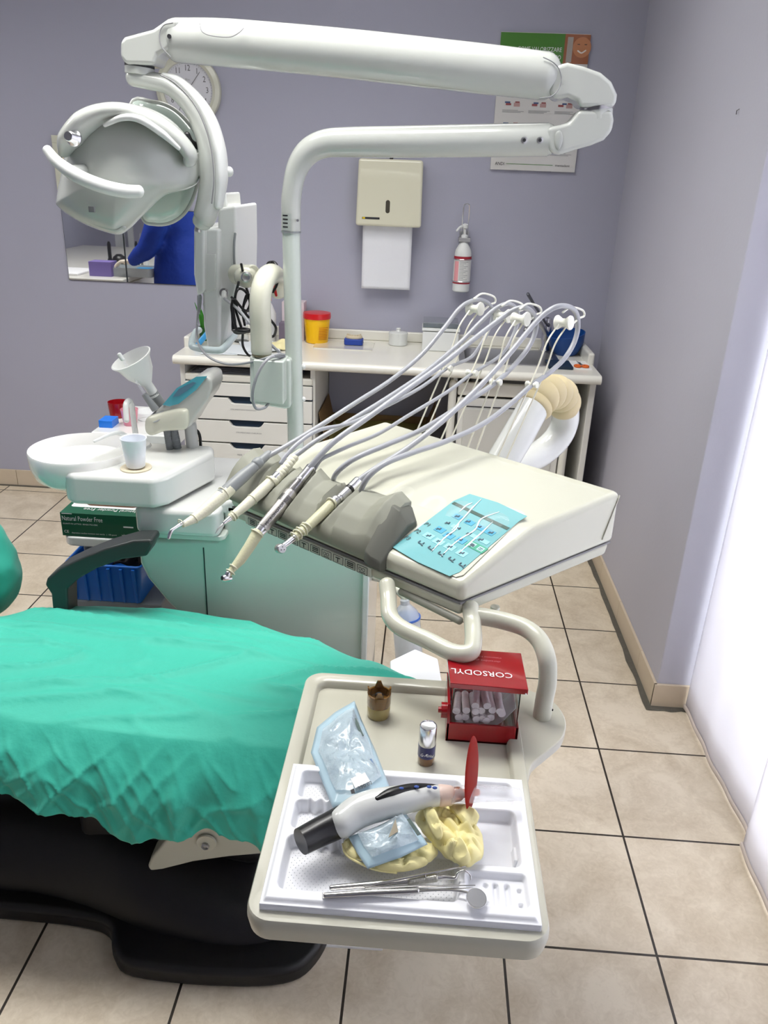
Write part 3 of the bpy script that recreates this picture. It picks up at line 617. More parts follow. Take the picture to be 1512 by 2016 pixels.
for (u, v) in ((1032, 276), (1063, 276)):
    c = yl(u, v, -rpx(31)); obj('screw', MB().lathe([(0.007, -0.003), (0.007, 0.0015), (0.0055, 0.002)], c, FRONT, 20), STEEL, lamp)
    obj('screw_socket', MB().cyl(c+V((0, -0.0018, 0)), c+V((0, -0.003, 0)), 0.0035, seg=12), INK, lamp)
for (u, v) in ((597, 722), (597, 786)):
    c = at(u, v, y=YL); obj('pole_button', MB().ball(c, 0.0065, 12), WHITEP, lamp)
obj('cable_slot', MB().prism([yl(822, 254.5), yl(830, 257), yl(843, 256), yl(852, 250), yl(838, 251)], (0, 0.02, 0)), GREYINK, lamp)
# lower part of the elbow joint
def plate(name, px, depth, m, parent, dy=0, bevel=0.012, n=None):
    pts = [yl(u, v, dy-depth/2) for u, v in px]
    if n: pts = cr(pts, n, closed=True)
    return obj(name, MB().prism(pts, (0, depth, 0)), m, parent, bevel=bevel, seg=4)
jl = [(1078, 250), (1100, 246), (1122, 240), (1140, 216), (1206, 216), (1210, 236), (1206, 258), (1190, 276), (1165, 286), (1130, 296), (1100, 306), (1084, 300), (1074, 276)]
plate('lower_knuckle', jl, 0.066, LG, lamp, bevel=0.009)
obj('arm_end_cap', MB().cyl(yl(1076, 275), yl(1090, 275), rpx(31.5), rpx(26), 32), LG, lamp, bevel=0.004)
ju = [(1092, 130), (1118, 122), (1150, 130), (1184, 142), (1205, 160), (1217, 186), (1214, 206), (1206, 211), (1142, 211), (1136, 200), (1118, 192), (1096, 196), (1080, 180)]
plate('upper_knuckle', ju, 0.072, LG, lamp, bevel=0.01)
obj('elbow_neck', MB().cyl(yl(1174, 235), yl(1174, 195), 0.0335, seg=32), LG, lamp)
obj('elbow_recess', MB().pebble(cr([yl(1094, 262, -0.035), yl(1104, 258, -0.035), yl(1108, 275, -0.035), yl(1100, 296, -0.035), yl(1092, 284, -0.035)], 5, closed=True), V((0, -0.003, 0)), V((0, 0.004, 0)), 4), mat('bracket_grey_white', s2l(175, 178, 174), 0.4), lamp)
obj('elbow_seam', MB().cyl(yl(1175, 217), yl(1175, 210), rpx(33), seg=32), DSTEEL, lamp)
# upper (spring) arm
ua = [yl(350, 80), yl(460, 86), yl(700, 108), yl(950, 136), yl(1072, 150)]
obj('upper_arm', MB().tube(cr(ua, 8), [rpx(39), rpx(42), rpx(43), rpx(43.5), rpx(42)], 32, flat=1.0, up=(0, 1, 0)), LG, lamp)
for (u, v, r) in ((334, 72, 0), (1074, 151, 1)):
    c = yl(u, v, -rpx(42)-0.001+0.006); obj('pivot_dot', MB().cyl(c, c+V((0, -0.004, 0)), 0.0042, seg=14), INK, lamp)
# rounded end plates with a fine seam
ep = [yl(1062, 193.5, -0.046), yl(1085, 190, -0.046), yl(1100, 175, -0.042), yl(1105, 155, -0.04), yl(1100, 135, -0.04), yl(1088, 122, -0.042), yl(1070, 113, -0.042)]
obj('end_seam', MB().tube(cr(ep, 5), 0.0012, 6), GREYINK, lamp)
obj('end_seam', MB().tube(cr([yl(340, 45, -0.042), yl(322, 50, -0.04), yl(314, 68, -0.04), yl(318, 92, -0.042), yl(336, 112, -0.042)], 5), 0.0012, 6), GREYINK, lamp)
obj('hatch_seam', MB().tube(cr([yl(393, 46, -0.046), yl(398, 62, -0.0535), yl(415, 70, -0.055), yl(450, 73, -0.0565), yl(468, 66, -0.0545), yl(480, 55, -0.049)], 6), 0.001, 6), GREYINK, lamp)
# left knuckle
lk = [(236, 82), (244, 72), (300, 57), (330, 36), (352, 38), (345, 70), (330, 98), (310, 108), (303, 128), (246, 126), (236, 112)]
plate('left_knuckle', lk, 0.074, LG, lamp, bevel=0.016)
obj('left_seam', MB().cyl(yl(275, 132), yl(275, 127), rpx(29), seg=32), INK, lamp)
obj('left_collar', MB().cyl(yl(275, 148), yl(275, 132), rpx(29), seg=32), LG, lamp, bevel=0.002)
# yoke
yk = [yl(262, 153, 0), yl(290, 158, 0), yl(330, 168), yl(366, 195), yl(395, 235), yl(413, 285), yl(419, 340), yl(414, 385), yl(404, 425), yl(398, 437)]
obj('yoke', MB().tube(cr(yk, 8), [rpx(16), rpx(17), rpx(17), rpx(20), rpx(24), rpx(26), rpx(25), rpx(24), rpx(20)], 28, flat=1.5, up=(0, 1, 0)), LG, lamp)
yk2 = [yl(322, 148, -0.01), yl(352, 160, -0.01), yl(388, 195, -0.012), yl(415, 240, -0.012), yl(431, 295, -0.012), yl(436, 350, -0.012), yl(430, 405, -0.012)]
obj('yoke_cover', MB().tube(cr(yk2, 8), [rpx(5), rpx(9), rpx(11), rpx(13), rpx(14), rpx(13), rpx(9)], 20, flat=1.9, up=(0, 1, 0)), WHITEP, lamp)
obj('yoke_groove', MB().tube(cr([yl(316, 148, -0.034), yl(345, 164, -0.037), yl(379, 200, -0.042), yl(402, 245, -0.045), yl(416, 295, -0.045), yl(421, 350, -0.045), yl(417, 400, -0.042)], 8), 0.0016, 6), GREYINK, lamp)
obj('yoke_pin', MB().cyl(yl(391, 443), yl(389, 456), 0.008, seg=14), STEEL, lamp)
obj('side_knob', MB().tube([yl(430, 337), yl(452, 338)], rpx(10), 16), WHITEP, lamp)
# head: rear pod, brim and front shell
rear = [yl(258, 208, 0.05), yl(300, 202, 0.05), yl(340, 215, 0.05), yl(372, 245, 0.05), yl(388, 275, 0.05), yl(390, 330, 0.05), yl(384, 375, 0.05), yl(365, 415, 0.05), yl(338, 436, 0.05), yl(305, 440, 0.05), yl(280, 425, 0.05), yl(262, 330, 0.05)]
obj('reflector_bowl', MB().pebble(cr(rear, 5, closed=True), V((0, -0.04, 0)), V((0, 0.1, 0)), 8), mat('lamp_bowl_glass', s2l(196, 210, 202), 0.08, coat=1), lamp)
obj('rear_rim', MB().tube(cr(rear, 5, closed=True), 0.006, 10), LG, lamp)
front = [yl(196, 209, -0.03), yl(232, 205, -0.03), yl(285, 210, -0.03), yl(335, 235, -0.03), yl(372, 275, -0.02), yl(390, 310, -0.01), yl(392, 352, -0.01), yl(372, 372, -0.02), yl(325, 385, -0.04), yl(285, 420, -0.05), yl(248, 456, -0.05), yl(225, 460, -0.05), yl(165, 438, -0.05), yl(120, 408, -0.05), yl(116, 388, -0.05), yl(128, 330, -0.04), yl(140, 270, -0.03), yl(165, 232, -0.03)]
fo = cr(front, 6, closed=True)
obj('front_shell', MB().pebble(fo, V((0, -0.085, -0.005)), V((0, 0.06, 0)), 12, cpt=yl(262, 335, -0.04), pw=0.45), LG, lamp)
# brim: broad arch band standing off the shell
bo_ = [yl(128, 300, -0.1), yl(140, 272, -0.11), yl(168, 240, -0.115), yl(205, 222, -0.115), yl(250, 220, -0.11), yl(300, 236, -0.1), yl(345, 268, -0.085), yl(372, 300, -0.07), yl(374, 318, -0.065)]
obj('brim', MB().tube(cr(bo_, 8), [rpx(10), rpx(20), rpx(21), rpx(17), rpx(15), rpx(15), rpx(15), rpx(14), rpx(12)], 20, flat=1.9, up=(0, 1, 0)), LG, lamp)
obj('brim_bead', MB().tube(cr([yl(206, 246, -0.135), yl(240, 232, -0.14), yl(275, 235, -0.14), (yl(318, 262, -0.125)), yl(352, 292, -0.11)], 8), [rpx(4), rpx(6), rpx(7), rpx(7), rpx(4)], 12), WHITEP, lamp)
sh = [yl(128, 398, -0.075), yl(160, 425, -0.08), yl(225, 451, -0.082), yl(243, 447, -0.08)]
obj('lower_lip', MB().tube(cr(sh, 8), rpx(7), 12, flat=1.4, up=(0, 1, 0)), LG, lamp)
hd = [yl(93, 295, -0.16), yl(112, 318, -0.17), yl(150, 345, -0.18), yl(200, 366, -0.18), yl(245, 376, -0.17), yl(274, 377, -0.16)]
obj('handle', MB().tube(cr(hd, 8), [rpx(9), rpx(11), rpx(13), rpx(13), rpx(12.5), rpx(11.5)], 18), WHITEP, lamp)
obj('handle_boss', MB().tube([yl(140, 340, -0.17), yl(175, 335, -0.08)], 0.014, 16), LG, lamp)
kn = obj('dimmer_knob', MB().lathe([(rpx(15), -0.004), (rpx(15), 0.0), (rpx(11), 0.004), (rpx(9), 0.02), (rpx(8), 0.021)], yl(145, 272, -0.155), V((-0.1, -1, 0.15)), 24), CHROME, lamp)
ld = yl(180, 412, -0.128)
obj('maker_badge', MB().box(ld+V((-0.006, -0.002, -0.006)), ld+V((0.007, 0.004, 0.006)), None), mat('badge_grey', s2l(110, 112, 115), 0.4), lamp, bevel=0.001)
hb = [(374, 300), (396, 300), (402, 330), (400, 345), (385, 352), (372, 340)]
plate('yoke_bracket', hb, 0.04, mat('bracket_grey_white', s2l(205, 206, 205), 0.4), lamp, bevel=0.004)
obj('bracket_cable', MB().tube(cr([yl(368, 265, -0.03), yl(376, 280, -0.02), yl(392, 290, 0)], 6), 0.007, 10), BLACK, lamp)

# ================================================================== MONITOR ON CURVED ARM
mo = thing('monitor', at(430, 690, y=2.05), 'white flat monitor seen edge-on with a tube frame at its foot', 'monitor')
def ym(u, v, y=2.0): return at(u, v, y=y)
def slab(name, px, y0, y1, m, parent, bevel=0.006):
    mb = MB(); a = [ym(u, v, y0) for u, v in px]; mb.prism(a, (0, y1-y0, 0)); return obj(name, mb, m, parent, bevel=bevel, seg=3)
slab('screen_casing', [(385, 450), (432, 450), (432, 686), (408, 686), (400, 640), (398, 580), (386, 560)], 1.98, 2.28, WHITEP, mo, 0.008)
slab('front_bezel', [(381, 447), (402, 447), (402, 575), (388, 583), (381, 540)], 1.955, 2.26, WHITE, mo, 0.006)
slab('rear_casing', [(428, 410), (465, 404), (467, 480), (466, 570), (440, 688), (428, 688)], 2.0, 2.24, WHITEP, mo, 0.01)
slab('top_cap', [(430, 380), (445, 380), (448, 412), (430, 412)], 2.05, 2.2, WHITE, mo, 0.005)
slab('seam_panel', [(405, 500), (424, 500), (424, 572), (405, 576)], 1.975, 1.99, WHITE, mo, 0.002)
obj('side_slot', MB().tube(cr([ym(463, 460, 1.995), ym(461, 480, 1.99), ym(461, 510, 1.99), ym(463, 528, 1.995)], 4), 0.003, 8), GREYP, mo)
fr_ = [ym(392, 650, 2.2), ym(385, 655, 2.1), ym(378, 676, 1.98), ym(384, 684, 1.96), ym(425, 690, 1.94), ym(442, 684, 1.96), ym(462, 660, 2.1)]
obj('foot_frame', MB().tube(cr(fr_, 7), rpx(7, 2.0), 12), mat('pale_blue_white', s2l(205, 220, 222), 0.3), mo)
obj('jack_socket', MB().lathe([(0.011, 0), (0.011, 0.006), (0.008, 0.008)], ym(441, 576, 1.985), V((0.2, -1, -0.1)), 18), DSTEEL, mo)
mc = thing('camera_cable', ym(560, 695, 1.9), 'thin grey cables looping from the monitor to the arm bracket', 'cable')
GC = mat('grey_cable', s2l(150, 152, 156), 0.4)
def cab(name, pts, r, m, parent): return obj(name, MB().tube(cr(pts, 8), r, 8), m, parent)
cab('plug', [ym(441, 576, 1.975), ym(441, 586, 1.96)], 0.0065, WHITEP, mc)
cab('cable', [ym(442, 588, 1.955), ym(470, 610, 1.9), ym(495, 640, 1.83), ym(530, 675, 1.82), ym(552, 696, 1.84)], 0.0035, GC, mc)
cab('cable', [ym(391, 605, 1.98), ym(388, 640, 1.97), ym(389, 672, 1.95), ym(410, 702, 1.9), ym(450, 717, 1.86), ym(500, 712, 1.8), ym(545, 698, 1.8), ym(560, 698, 1.84)], 0.003, GC, mc)
cab('cable', [ym(560, 702, 1.84), ym(530, 705, 1.78), ym(508, 735, 1.76), ym(497, 775, 1.76), ym(503, 803, 1.77), ym(520, 803, 1.79), ym(529, 794, 1.81)], 0.0035, GC, mc)
cab('tapered_plug', [ym(393, 584, 1.98), ym(392, 605, 1.98), ym(390, 618, 1.98)], [0.0065, 0.005, 0.003], GREYP, mc)
ma = thing('swivel_bracket', at(530, 800, y=YL), 'thick curved cream tube arm in a grey-green bracket on the lamp pole', 'bracket arm')
obj('curved_tube', MB().tube(cr([ym(515, 690, 1.82), ym(514, 650, 1.82), ym(512, 610, 1.82), ym(514, 575, 1.83), ym(522, 550, 1.86), ym(534, 540, 1.91), ym(545, 548, 1.97), ym(548, 570, 2.0)], 7), rpx(21, 1.82), 24), CREAM, ma)
obj('steel_sleeve', MB().cyl(ym(515, 700, 1.82), ym(515, 668, 1.82), rpx(19.5, 1.82), seg=28), mat('khaki_steel', s2l(150, 146, 118), 0.3, metal=0.7), ma)
slv = MB(); q = ym(515, 684, 1.82)
for k in range(4): slv.grid(lambda u, v: V((q.x, 1.82, q.z-0.012+0.008*k+0.0025*v))+V(((rpx(19.5, 1.82)+0.0005)*math.sin(-0.3+u*1.1), -(rpx(19.5, 1.82)+0.0005)*math.cos(-0.3+u*1.1), 0)), 6, 2)
obj('sleeve_print', slv, GREYINK, ma)
slab('bracket_box', [(498, 708), (558, 712), (558, 798), (500, 790)], 1.79, 1.86, GREENISH, ma, 0.004)
slab('bracket_back', [(494, 702), (572, 708), (572, 804), (560, 806), (494, 795)], 1.835, 1.89, GREENISH, ma, 0.006)
obj('bracket_sleeve', MB().cyl(ym(515, 790, 1.825), ym(515, 702, 1.825), rpx(23, 1.82), seg=28), GREENISH, ma, bevel=0.002)
jt = MB().cyl(ym(462, 540, 1.99), ym(500, 541, 1.95), rpx(19, 1.95), rpx(19, 1.95), 24)
obj('tilt_joint', jt, CREAM, ma, bevel=0.004)
obj('joint_body', MB().ball(ym(484, 545, 1.95), (0.028, 0.03, 0.026), 20), CREAM, ma)
obj('joint_screw', MB().lathe([(0.0125, 0), (0.0125, 0.008), (0.009, 0.01), (0.004, 0.007)], ym(486, 545, 1.925), V((0, -1, 0)), 20), STEEL, ma)
bc = thing('black_cables', ym(480, 640, 1.95), 'tangle of black cables with a hanging black hook beside the curved tube', 'cable')
for pts in ([(523, 535), (528, 518), (540, 518), (547, 535), (545, 560), (537, 575)], [(528, 530), (535, 516), (545, 522), (548, 545), (540, 570)], [(475, 520), (483, 560), (488, 580), (480, 600)], [(470, 555), (463, 590), (476, 620), (492, 600), (484, 575), (468, 570), (462, 600), (475, 645)], [(456, 585), (475, 605), (492, 625), (494, 590), (486, 580), (478, 612), (482, 640)], [(463, 590), (480, 610), (494, 612)], [(478, 655), (478, 680), (488, 698), (500, 702)], [(533, 630), (543, 645), (540, 660), (532, 664)], [(458, 590), (456, 610), (466, 650)]):
    obj('cable', MB().tube(cr([ym(u, v, 1.93+0.02*math.sin(i*1.7+u)) for i, (u, v) in enumerate(pts)], 6), 0.0032, 8), BLACK, bc)
obj('hook', MB().tube(cr([ym(457, 600, 1.93), ym(460, 630, 1.93), ym(464, 652, 1.93), ym(490, 651, 1.93)], 6), [0.004, 0.006, 0.007, 0.006], 10), BLACK, bc)
obj('hook_foot', MB().ball(ym(476, 650, 1.93), (0.026, 0.015, 0.007), 20), BLACKG, bc)
obj('red_clip', MB().tube([ym(538, 560, 1.93), ym(544, 582, 1.93)], [0.005, 0.003], 8), REDB, bc, label='red clip')

# ================================================================== DENTAL UNIT WITH CUSPIDOR
un = thing('dental_unit', (-0.35, 1.95, 0), 'white dental unit cabinet with a round spittoon bowl behind the chair', 'dental unit')
YU = 1.73
def yu(u, v, dy=0): return at(u, v, y=YU+dy)
# cabinet front profile extruded in depth
prof = [yu(270, 1062), yu(275, 1110), yu(290, 1140), yu(330, 1188), yu(380, 1235), yu(400, 1300), yu(722, 1300), yu(722, 1135), yu(722, 1010), yu(440, 990), yu(440, 1046), yu(425, 1062)]
cp = [V((p.x, YU, p.z)) for p in prof]; cp[5] = V((cp[4].x+0.01, YU, 0.05)); cp[6] = V((cp[7].x, YU, 0.05))
obj('cabinet', MB().prism(cp, (0, 0.36, 0)), GREENISH, un, bevel=0.012, seg=4)
rp_ = yu(718, 1140); obj('right_edge_trim', MB().box((rp_.x-0.004, YU-0.012, 0.05), (rp_.x+0.012, YU+0.37, yu(718, 1100).z)), WHITE, un, bevel=0.004)
sx = yu(402, 1100).x; obj('panel_gap', MB().box((sx-0.0012, YU-0.0015, 0.1), (sx+0.0012, YU+0.01, yu(402, 1078).z)), INK, un, smooth=False)
# shelf block with the rounded lip (white top)
mb = MB(); bl_ = [yu(262, 1012, -0.05), yu(428, 1000, -0.05), yu(425, 1056, -0.05), yu(410, 1062, -0.05), yu(280, 1052, -0.05), yu(266, 1042, -0.05)]
z1 = yu(340, 1004, -0.05).z; z0 = yu(340, 1056, -0.05).z; x0 = bl_[0].x; x1 = bl_[1].x
mb.prism([V((p.x, p.y, z0)) for p in rrect(x0, YU-0.05, x1, YU+0.34, 0.02, 5)], (0, 0, z1-z0)); obj('shelf_block', mb, WHITE, un, bevel=0.014, seg=4)
mb = MB(); mb.prism([V((p.x, p.y, z0-0.012)) for p in rrect(x0+0.008, YU-0.04, x1+0.01, YU+0.3, 0.02, 5)], (0, 0, 0.014)); obj('shelf_underside', mb, GREENISH, un, bevel=0.004)
xr = yu(722, 1000).x; zt_ = yu(440, 992).z
obj('top_cover', MB().prism([V((x1-0.02, YU-0.0, zt_-0.03)), V((xr, YU, zt_-0.03)), V((xr, YU, zt_)), V((x1+0.05, YU, zt_+0.02)), V((x1-0.02, YU, zt_))], (0, 0.36, 0)), WHITE, un, bevel=0.012)
text('unit_mark', 'anthos', V((x1+0.025, YU-0.001, yu(440, 1010).z-0.01)), NX, NZ, 0.022, mat('teal_ink', s2l(30, 110, 100), 0.5), un)
# spittoon block: box-like body + bowl (swung towards the left)
ZB1 = at(250, 925, y=1.78).z; B0 = 1.66
def yb(u, v, y=B0): return at(u, v, y=y)
zb0 = yb(200, 998).z; zb1 = yb(200, 942).z
bx0 = yb(118, 990).x; bx1 = yb(330, 960).x
outl = [V((bx0+0.005, B0+0.02, 0)), V((bx0+0.03, B0, 0)), V((bx1-0.035, B0, 0)), V((bx1-0.008, B0+0.03, 0)), V((bx1+0.055, B0+0.2, 0)), V((bx1+0.04, B0+0.26, 0)), V((bx0+0.08, B0+0.26, 0)), V((bx0+0.02, B0+0.1, 0))]
obj('bowl_housing', MB().prism([V((p.x, p.y, zb0)) for p in outl], (0, 0, zb1-zb0+0.006)), WHITE, un, bevel=0.014, seg=5)
bc_ = V((yb(157, 900, 1.78).x, 1.79, 0)); zr = at(55, 890, y=1.79).z+0.016; RB = (at(245, 885, y=1.79).x-at(53, 885, y=1.79).x)/2
obj('spittoon_bowl', MB().lathe([(0.05, -0.082), (RB*0.72, -0.078), (RB*0.9, -0.062), (RB*0.975, -0.036), (RB, -0.002), (RB*0.985, 0.003), (RB*0.94, -0.004), (RB*0.86, -0.025), (RB*0.5, -0.045), (0.02, -0.052), (0.001, -0.06)], V((bc_.x, bc_.y, zr)), NZ, 56), mat('white_ceramic', s2l(245, 245, 243), 0.12, coat=0.8), un)
cup_o = at(268, 922, z=zb1+0.006); cup_z = zb1+0.007
obj('cup_ring', MB().lathe([(0.036, 0), (0.036, 0.004), (0.03, 0.006), (0.022, 0.003), (0.001, 0.003)], V((cup_o.x, cup_o.y, cup_z-0.002)), NZ, 32), mat('cup_ring_beige', s2l(216, 205, 180), 0.4), un)
def cupc(z): return V((cup_o.x, cup_o.y, z))
c2 = thing('drinking_cup', cupc(cup_z+0.004), 'white plastic drinking cup standing beside the spittoon bowl', 'cup')
obj('cup', MB().lathe([(0.020, 0), (0.0215, 0.002), (0.0245, 0.03), (0.025, 0.032), (0.0285, 0.066), (0.0305, 0.068), (0.0305, 0.071), (0.028, 0.07), (0.024, 0.03), (0.0195, 0.003), (0.001, 0.003)], cupc(cup_z+0.004), NZ, 40), mat('thin_white_plastic', s2l(238, 242, 250), 0.4, sub=0.3), c2)
sp1 = [at(u, v, y=yy) for u, v, yy in ((268, 862, 1.86), (262, 820, 1.86), (259, 798, 1.85), (254, 789, 1.84), (248, 798, 1.82), (249, 828, 1.8))]
obj('cup_filler_spout', MB().tube(cr(sp1, 7), rpx(6, 1.84), 14), WHITE, un)
sp2 = [at(u, v, y=yy) for u, v, yy in ((250, 860, 1.84), (238, 853, 1.82), (224, 853, 1.8), (205, 860, 1.77), (186, 869, 1.75))]
obj('bowl_rinse_spout', MB().tube(cr(sp2, 7), [rpx(6, 1.8), rpx(5), rpx(4), rpx(3.2)], 12), mat('milky_tube', s2l(232, 236, 234), 0.25), un)
obj('spout_column', MB().lathe([(0.05, 0), (0.047, 0.03), (0.035, 0.045), (0.001, 0.05)], at(268, 885, y=1.88)-V((0, 0, 0.03)), NZ, 32), WHITE, un)
# instrument rest of the assistant's side
ar = thing('assistant_console', at(430, 960, y=1.9), 'tilted grey-white assistant console with a blue film-covered keypad', 'console')
YA = 1.9
def ya(u, v, dy=0): return at(u, v, y=YA+dy)
cs = [ya(u, v, -0.05) for u, v in ((296, 824), (308, 808), (352, 768), (386, 744), (404, 740), (416, 746), (418, 766), (410, 786), (388, 816), (374, 840), (360, 848), (326, 848), (300, 844))]
obj('console_body', MB().prism(cs, (0, 0.11, 0)), mat('console_grey_white', s2l(196, 197, 192), 0.3, coat=0.3), ar, bevel=0.012, seg=4)
lo_ = cr([ya(u, v, -0.058) for u, v in ((286, 838), (290, 822), (312, 814), (345, 806), (366, 806), (371, 818), (369, 842), (352, 846), (325, 848), (302, 856), (290, 852))], 4, closed=True)
obj('lower_lobe', MB().pebble(lo_, V((0, -0.016, 0)), V((0, 0.05, 0)), 7, pw=0.35), CREAM, ar)
obj('keypad_film', MB().prism([ya(u, v, -0.0525) for u, v in ((320, 797), (348, 764), (386, 742), (408, 741), (386, 768), (383, 770), (352, 795), (334, 800))], (0, 0.004, 0)), mat('teal_film', s2l(84, 172, 188), 0.15, coat=1), ar, smooth=False, label='blue-green plastic film over the keypad')
obj('keypad_display', MB().prism([ya(u, v, -0.054) for u, v in ((340, 782), (352, 766), (380, 752), (386, 754), (368, 770), (352, 780))], (0, 0.002, 0)), mat('keypad_dark_blue', s2l(90, 128, 150), 0.3), ar, smooth=False)
obj('holder_slot', MB().lathe([(0.02, 0), (0.021, 0.003), (0.016, 0.004)], ya(310, 820, -0.055), V((-0.4, -0.5, 0.8)), 24), GREYP, ar)
obj('support_tube', MB().tube(cr([ya(375, 838, 0), ya(378, 870, 0), ya(382, 905, 0), ya(392, 930, 0), ya(412, 945, 0), ya(440, 948, 0.02), ya(470, 946, 0.05)], 7), rpx(13, YA), 18), mat('arm_grey_white', s2l(190, 192, 190), 0.3, coat=0.3), ar)
obj('cable_bundle', MB().tube(cr([ya(360, 840, 0.02), ya(390, 850, 0.02), ya(396, 890, 0.02), ya(402, 915, 0.03)], 6), 0.004, 8), BLACK, ar)
rt = thing('red_air_hose', ya(380, 958), 'thin red hose looping behind the unit under the console', 'hose')
obj('hose', MB().tube(cr([ya(362, 922, 0.12), ya(378, 920, 0.1), ya(392, 930, 0.12), ya(402, 945, 0.12), ya(396, 957, 0.1), ya(365, 952, 0.1)], 7), 0.003, 8), REDB, rt)
GH = mat('dark_grey_hose', s2l(118, 122, 126), 0.4)
def suction(name, label, top, hosepts, r, cat='suction tube'):
    t = thing(name, hosepts[-1], label, cat)
    pts = cr(hosepts, 10); obj('hose', MB().tube(pts, r, 14, round_ends=False), GH, t)
    rb = MB()
    for i in range(2, len(pts)-2, 1):
        a = pts[i]; d = (pts[i+1]-pts[i-1]).normalized(); rb.cyl(a-d*0.0015, a+d*0.0015, r*1.1, seg=14)
    obj('hose_ribs', rb, GH, t); return t
tf = suction('suction_funnel', 'white plastic suction funnel on a grey ribbed hose beside the console', None, [ya(340, 842, -0.02), ya(348, 880, -0.02), ya(356, 920, 0), ya(360, 960, 0.03)], rpx(9, YA), 'funnel')
ft = ya(302, 775, -0.02); fd = (ya(262, 712, -0.045)-ft).normalized()
obj('funnel', MB().lathe([(0.013, -0.006), (0.012, 0.028), (0.034, 0.062), (0.043, 0.092), (0.05, 0.1), (0.052, 0.104), (0.049, 0.105), (0.041, 0.093), (0.031, 0.064), (0.009, 0.03), (0.001, 0.02)], ft, fd, 40), WHITEP, tf)
obj('grip', MB().tube([ft+fd*0.004, ya(325, 808, -0.0)], rpx(11, YA), 16, round_ends=False), GREYP, tf)
te = suction('saliva_ejector', 'clear thin saliva ejector in a grey holder beside the funnel', None, [ya(328, 842, -0.03), ya(334, 880, -0.03), ya(342, 925, -0.02), ya(350, 965, 0)], rpx(7, YA))
obj('ejector_tube', MB().tube([ya(287, 780, -0.05), ya(262, 740, -0.07), ya(240, 705, -0.09)], 0.0035, 10), CLEARF, te)
obj('ejector_tip', MB().tube([ya(241, 707, -0.09), ya(235, 698, -0.09)], 0.0055, 10), mat('milky_tube', (0, 0, 0)), te)
obj('grip', MB().tube([ya(284, 776, -0.05), ya(306, 806, -0.04)], [0.007, 0.010], 14, round_ends=False), GREYP, te)

# ================================================================== TROLLEY BEHIND THE UNIT
TY = 2.02
def yt(u, v, dy=0): return at(u, v, y=TY+dy)
tr = thing('trolley', (-0.95, 2.2, 0), 'white trolley with grey shelves behind the dental unit', 'trolley')
t0 = yt(122, 1056); t1 = yt(300, 1072); tz = t0.z
def slabz(name, x0, y0, x1, y1, z0, z1, m, parent, r=0.03, bevel=0.006):
    return obj(name, MB().prism([V((p.x, p.y, z0)) for p in rrect(x0, y0, x1, y1, r, 6)], (0, 0, z1-z0)), m, parent, bevel=bevel)
slabz('top_tray', t0.x, TY, t0.x+0.52, TY+0.36, tz-0.03, tz, WHITE, tr)
slabz('lower_shelf', t0.x+0.03, TY+0.04, t0.x+0.48, TY+0.34, 0.13, 0.15, GREYP, tr)
for a in (t0.x+0.05, t0.x+0.47):
    for bq in (TY+0.05, TY+0.32):
        obj('leg', MB().cyl((a, bq, 0.07), (a, bq, tz-0.025), 0.012, seg=14), GREYP, tr)
        obj('caster', MB().cyl((a-0.01, bq, 0.032), (a+0.01, bq, 0.032), 0.032, seg=20), CHARC, tr)
# glove box standing on the trolley
gx0, gx1 = yt(120, 1040, 0.0).x, yt(272, 1040, 0.0).x
gy0, gy1, gz0 = TY+0.005, TY+0.14, tz+0.001; gz1 = yt(120, 1010).z
gb = thing('glove_box', ((gx0+gx1)/2, gy0, gz0), 'dark green cardboard glove box lettered Natural Powder Free', 'glove box')
DG = mat('dark_green_card', s2l(14, 88, 62), 0.45, coat=0.2)
obj('box', MB().box((gx0, gy0, gz0), (gx1, gy1, gz1)), DG, gb, bevel=0.001)
F0 = V((gx0, gy0, gz0)); GHh = gz1-gz0; GW = gx1-gx0
text('lettering', 'Natural Powder Free', F0+V((0.004, 0, GHh-0.024)), NX, NZ, 0.021, WINK, gb, sx=0.66)
text('small_print', 'GUANTI IN LATTICE  SENZA POLVERE', F0+V((0.005, 0, GHh-0.036)), NX, NZ, 0.006, WINK, gb)
text('small_print', 'CE', F0+V((0.006, 0, 0.01)), NX, NZ, 0.012, WINK, gb); text('small_print', 'dispositivo medico monouso non sterile   |  100 guanti', F0+V((0.028, 0, 0.009)), NX, NZ, 0.006, WINK, gb)
text('small_print', 'vitremax', F0+V((GW-0.052, 0, 0.008)), NX, NZ, 0.012, WINK, gb)
mb = MB(); quad(mb, F0, NX, NZ, GW-0.045, 0.036, GW-0.016, 0.04); quad(mb, F0, NX, NZ, 0.005, GHh-0.004, 0.035, GHh-0.002); obj('print_bars', mb, WINK, gb, smooth=False)
T0 = V((gx0, gy0, gz1))
text('top_lettering', 'Natural Powder Free', T0+V((GW-0.006, 0.04, 0)), -NX, -NY, 0.024, WINK, gb, sx=0.8)
obj('top_white_area', MB().prism([T0+V((p.x, p.y, 0)) for p in rrect(0.012, 0.045, GW-0.006, 0.128, 0.01, 4)], (0, 0, 0.0006)), PAPER, gb, smooth=False)
obj('opening', MB().prism([T0+V((p.x, p.y, 0.0007)) for p in rrect(0.05, 0.058, GW-0.02, 0.1, 0.02, 8)], (0, 0, 0.0006)), mat('box_inside', s2l(92, 60, 40), 0.8), gb, smooth=False)
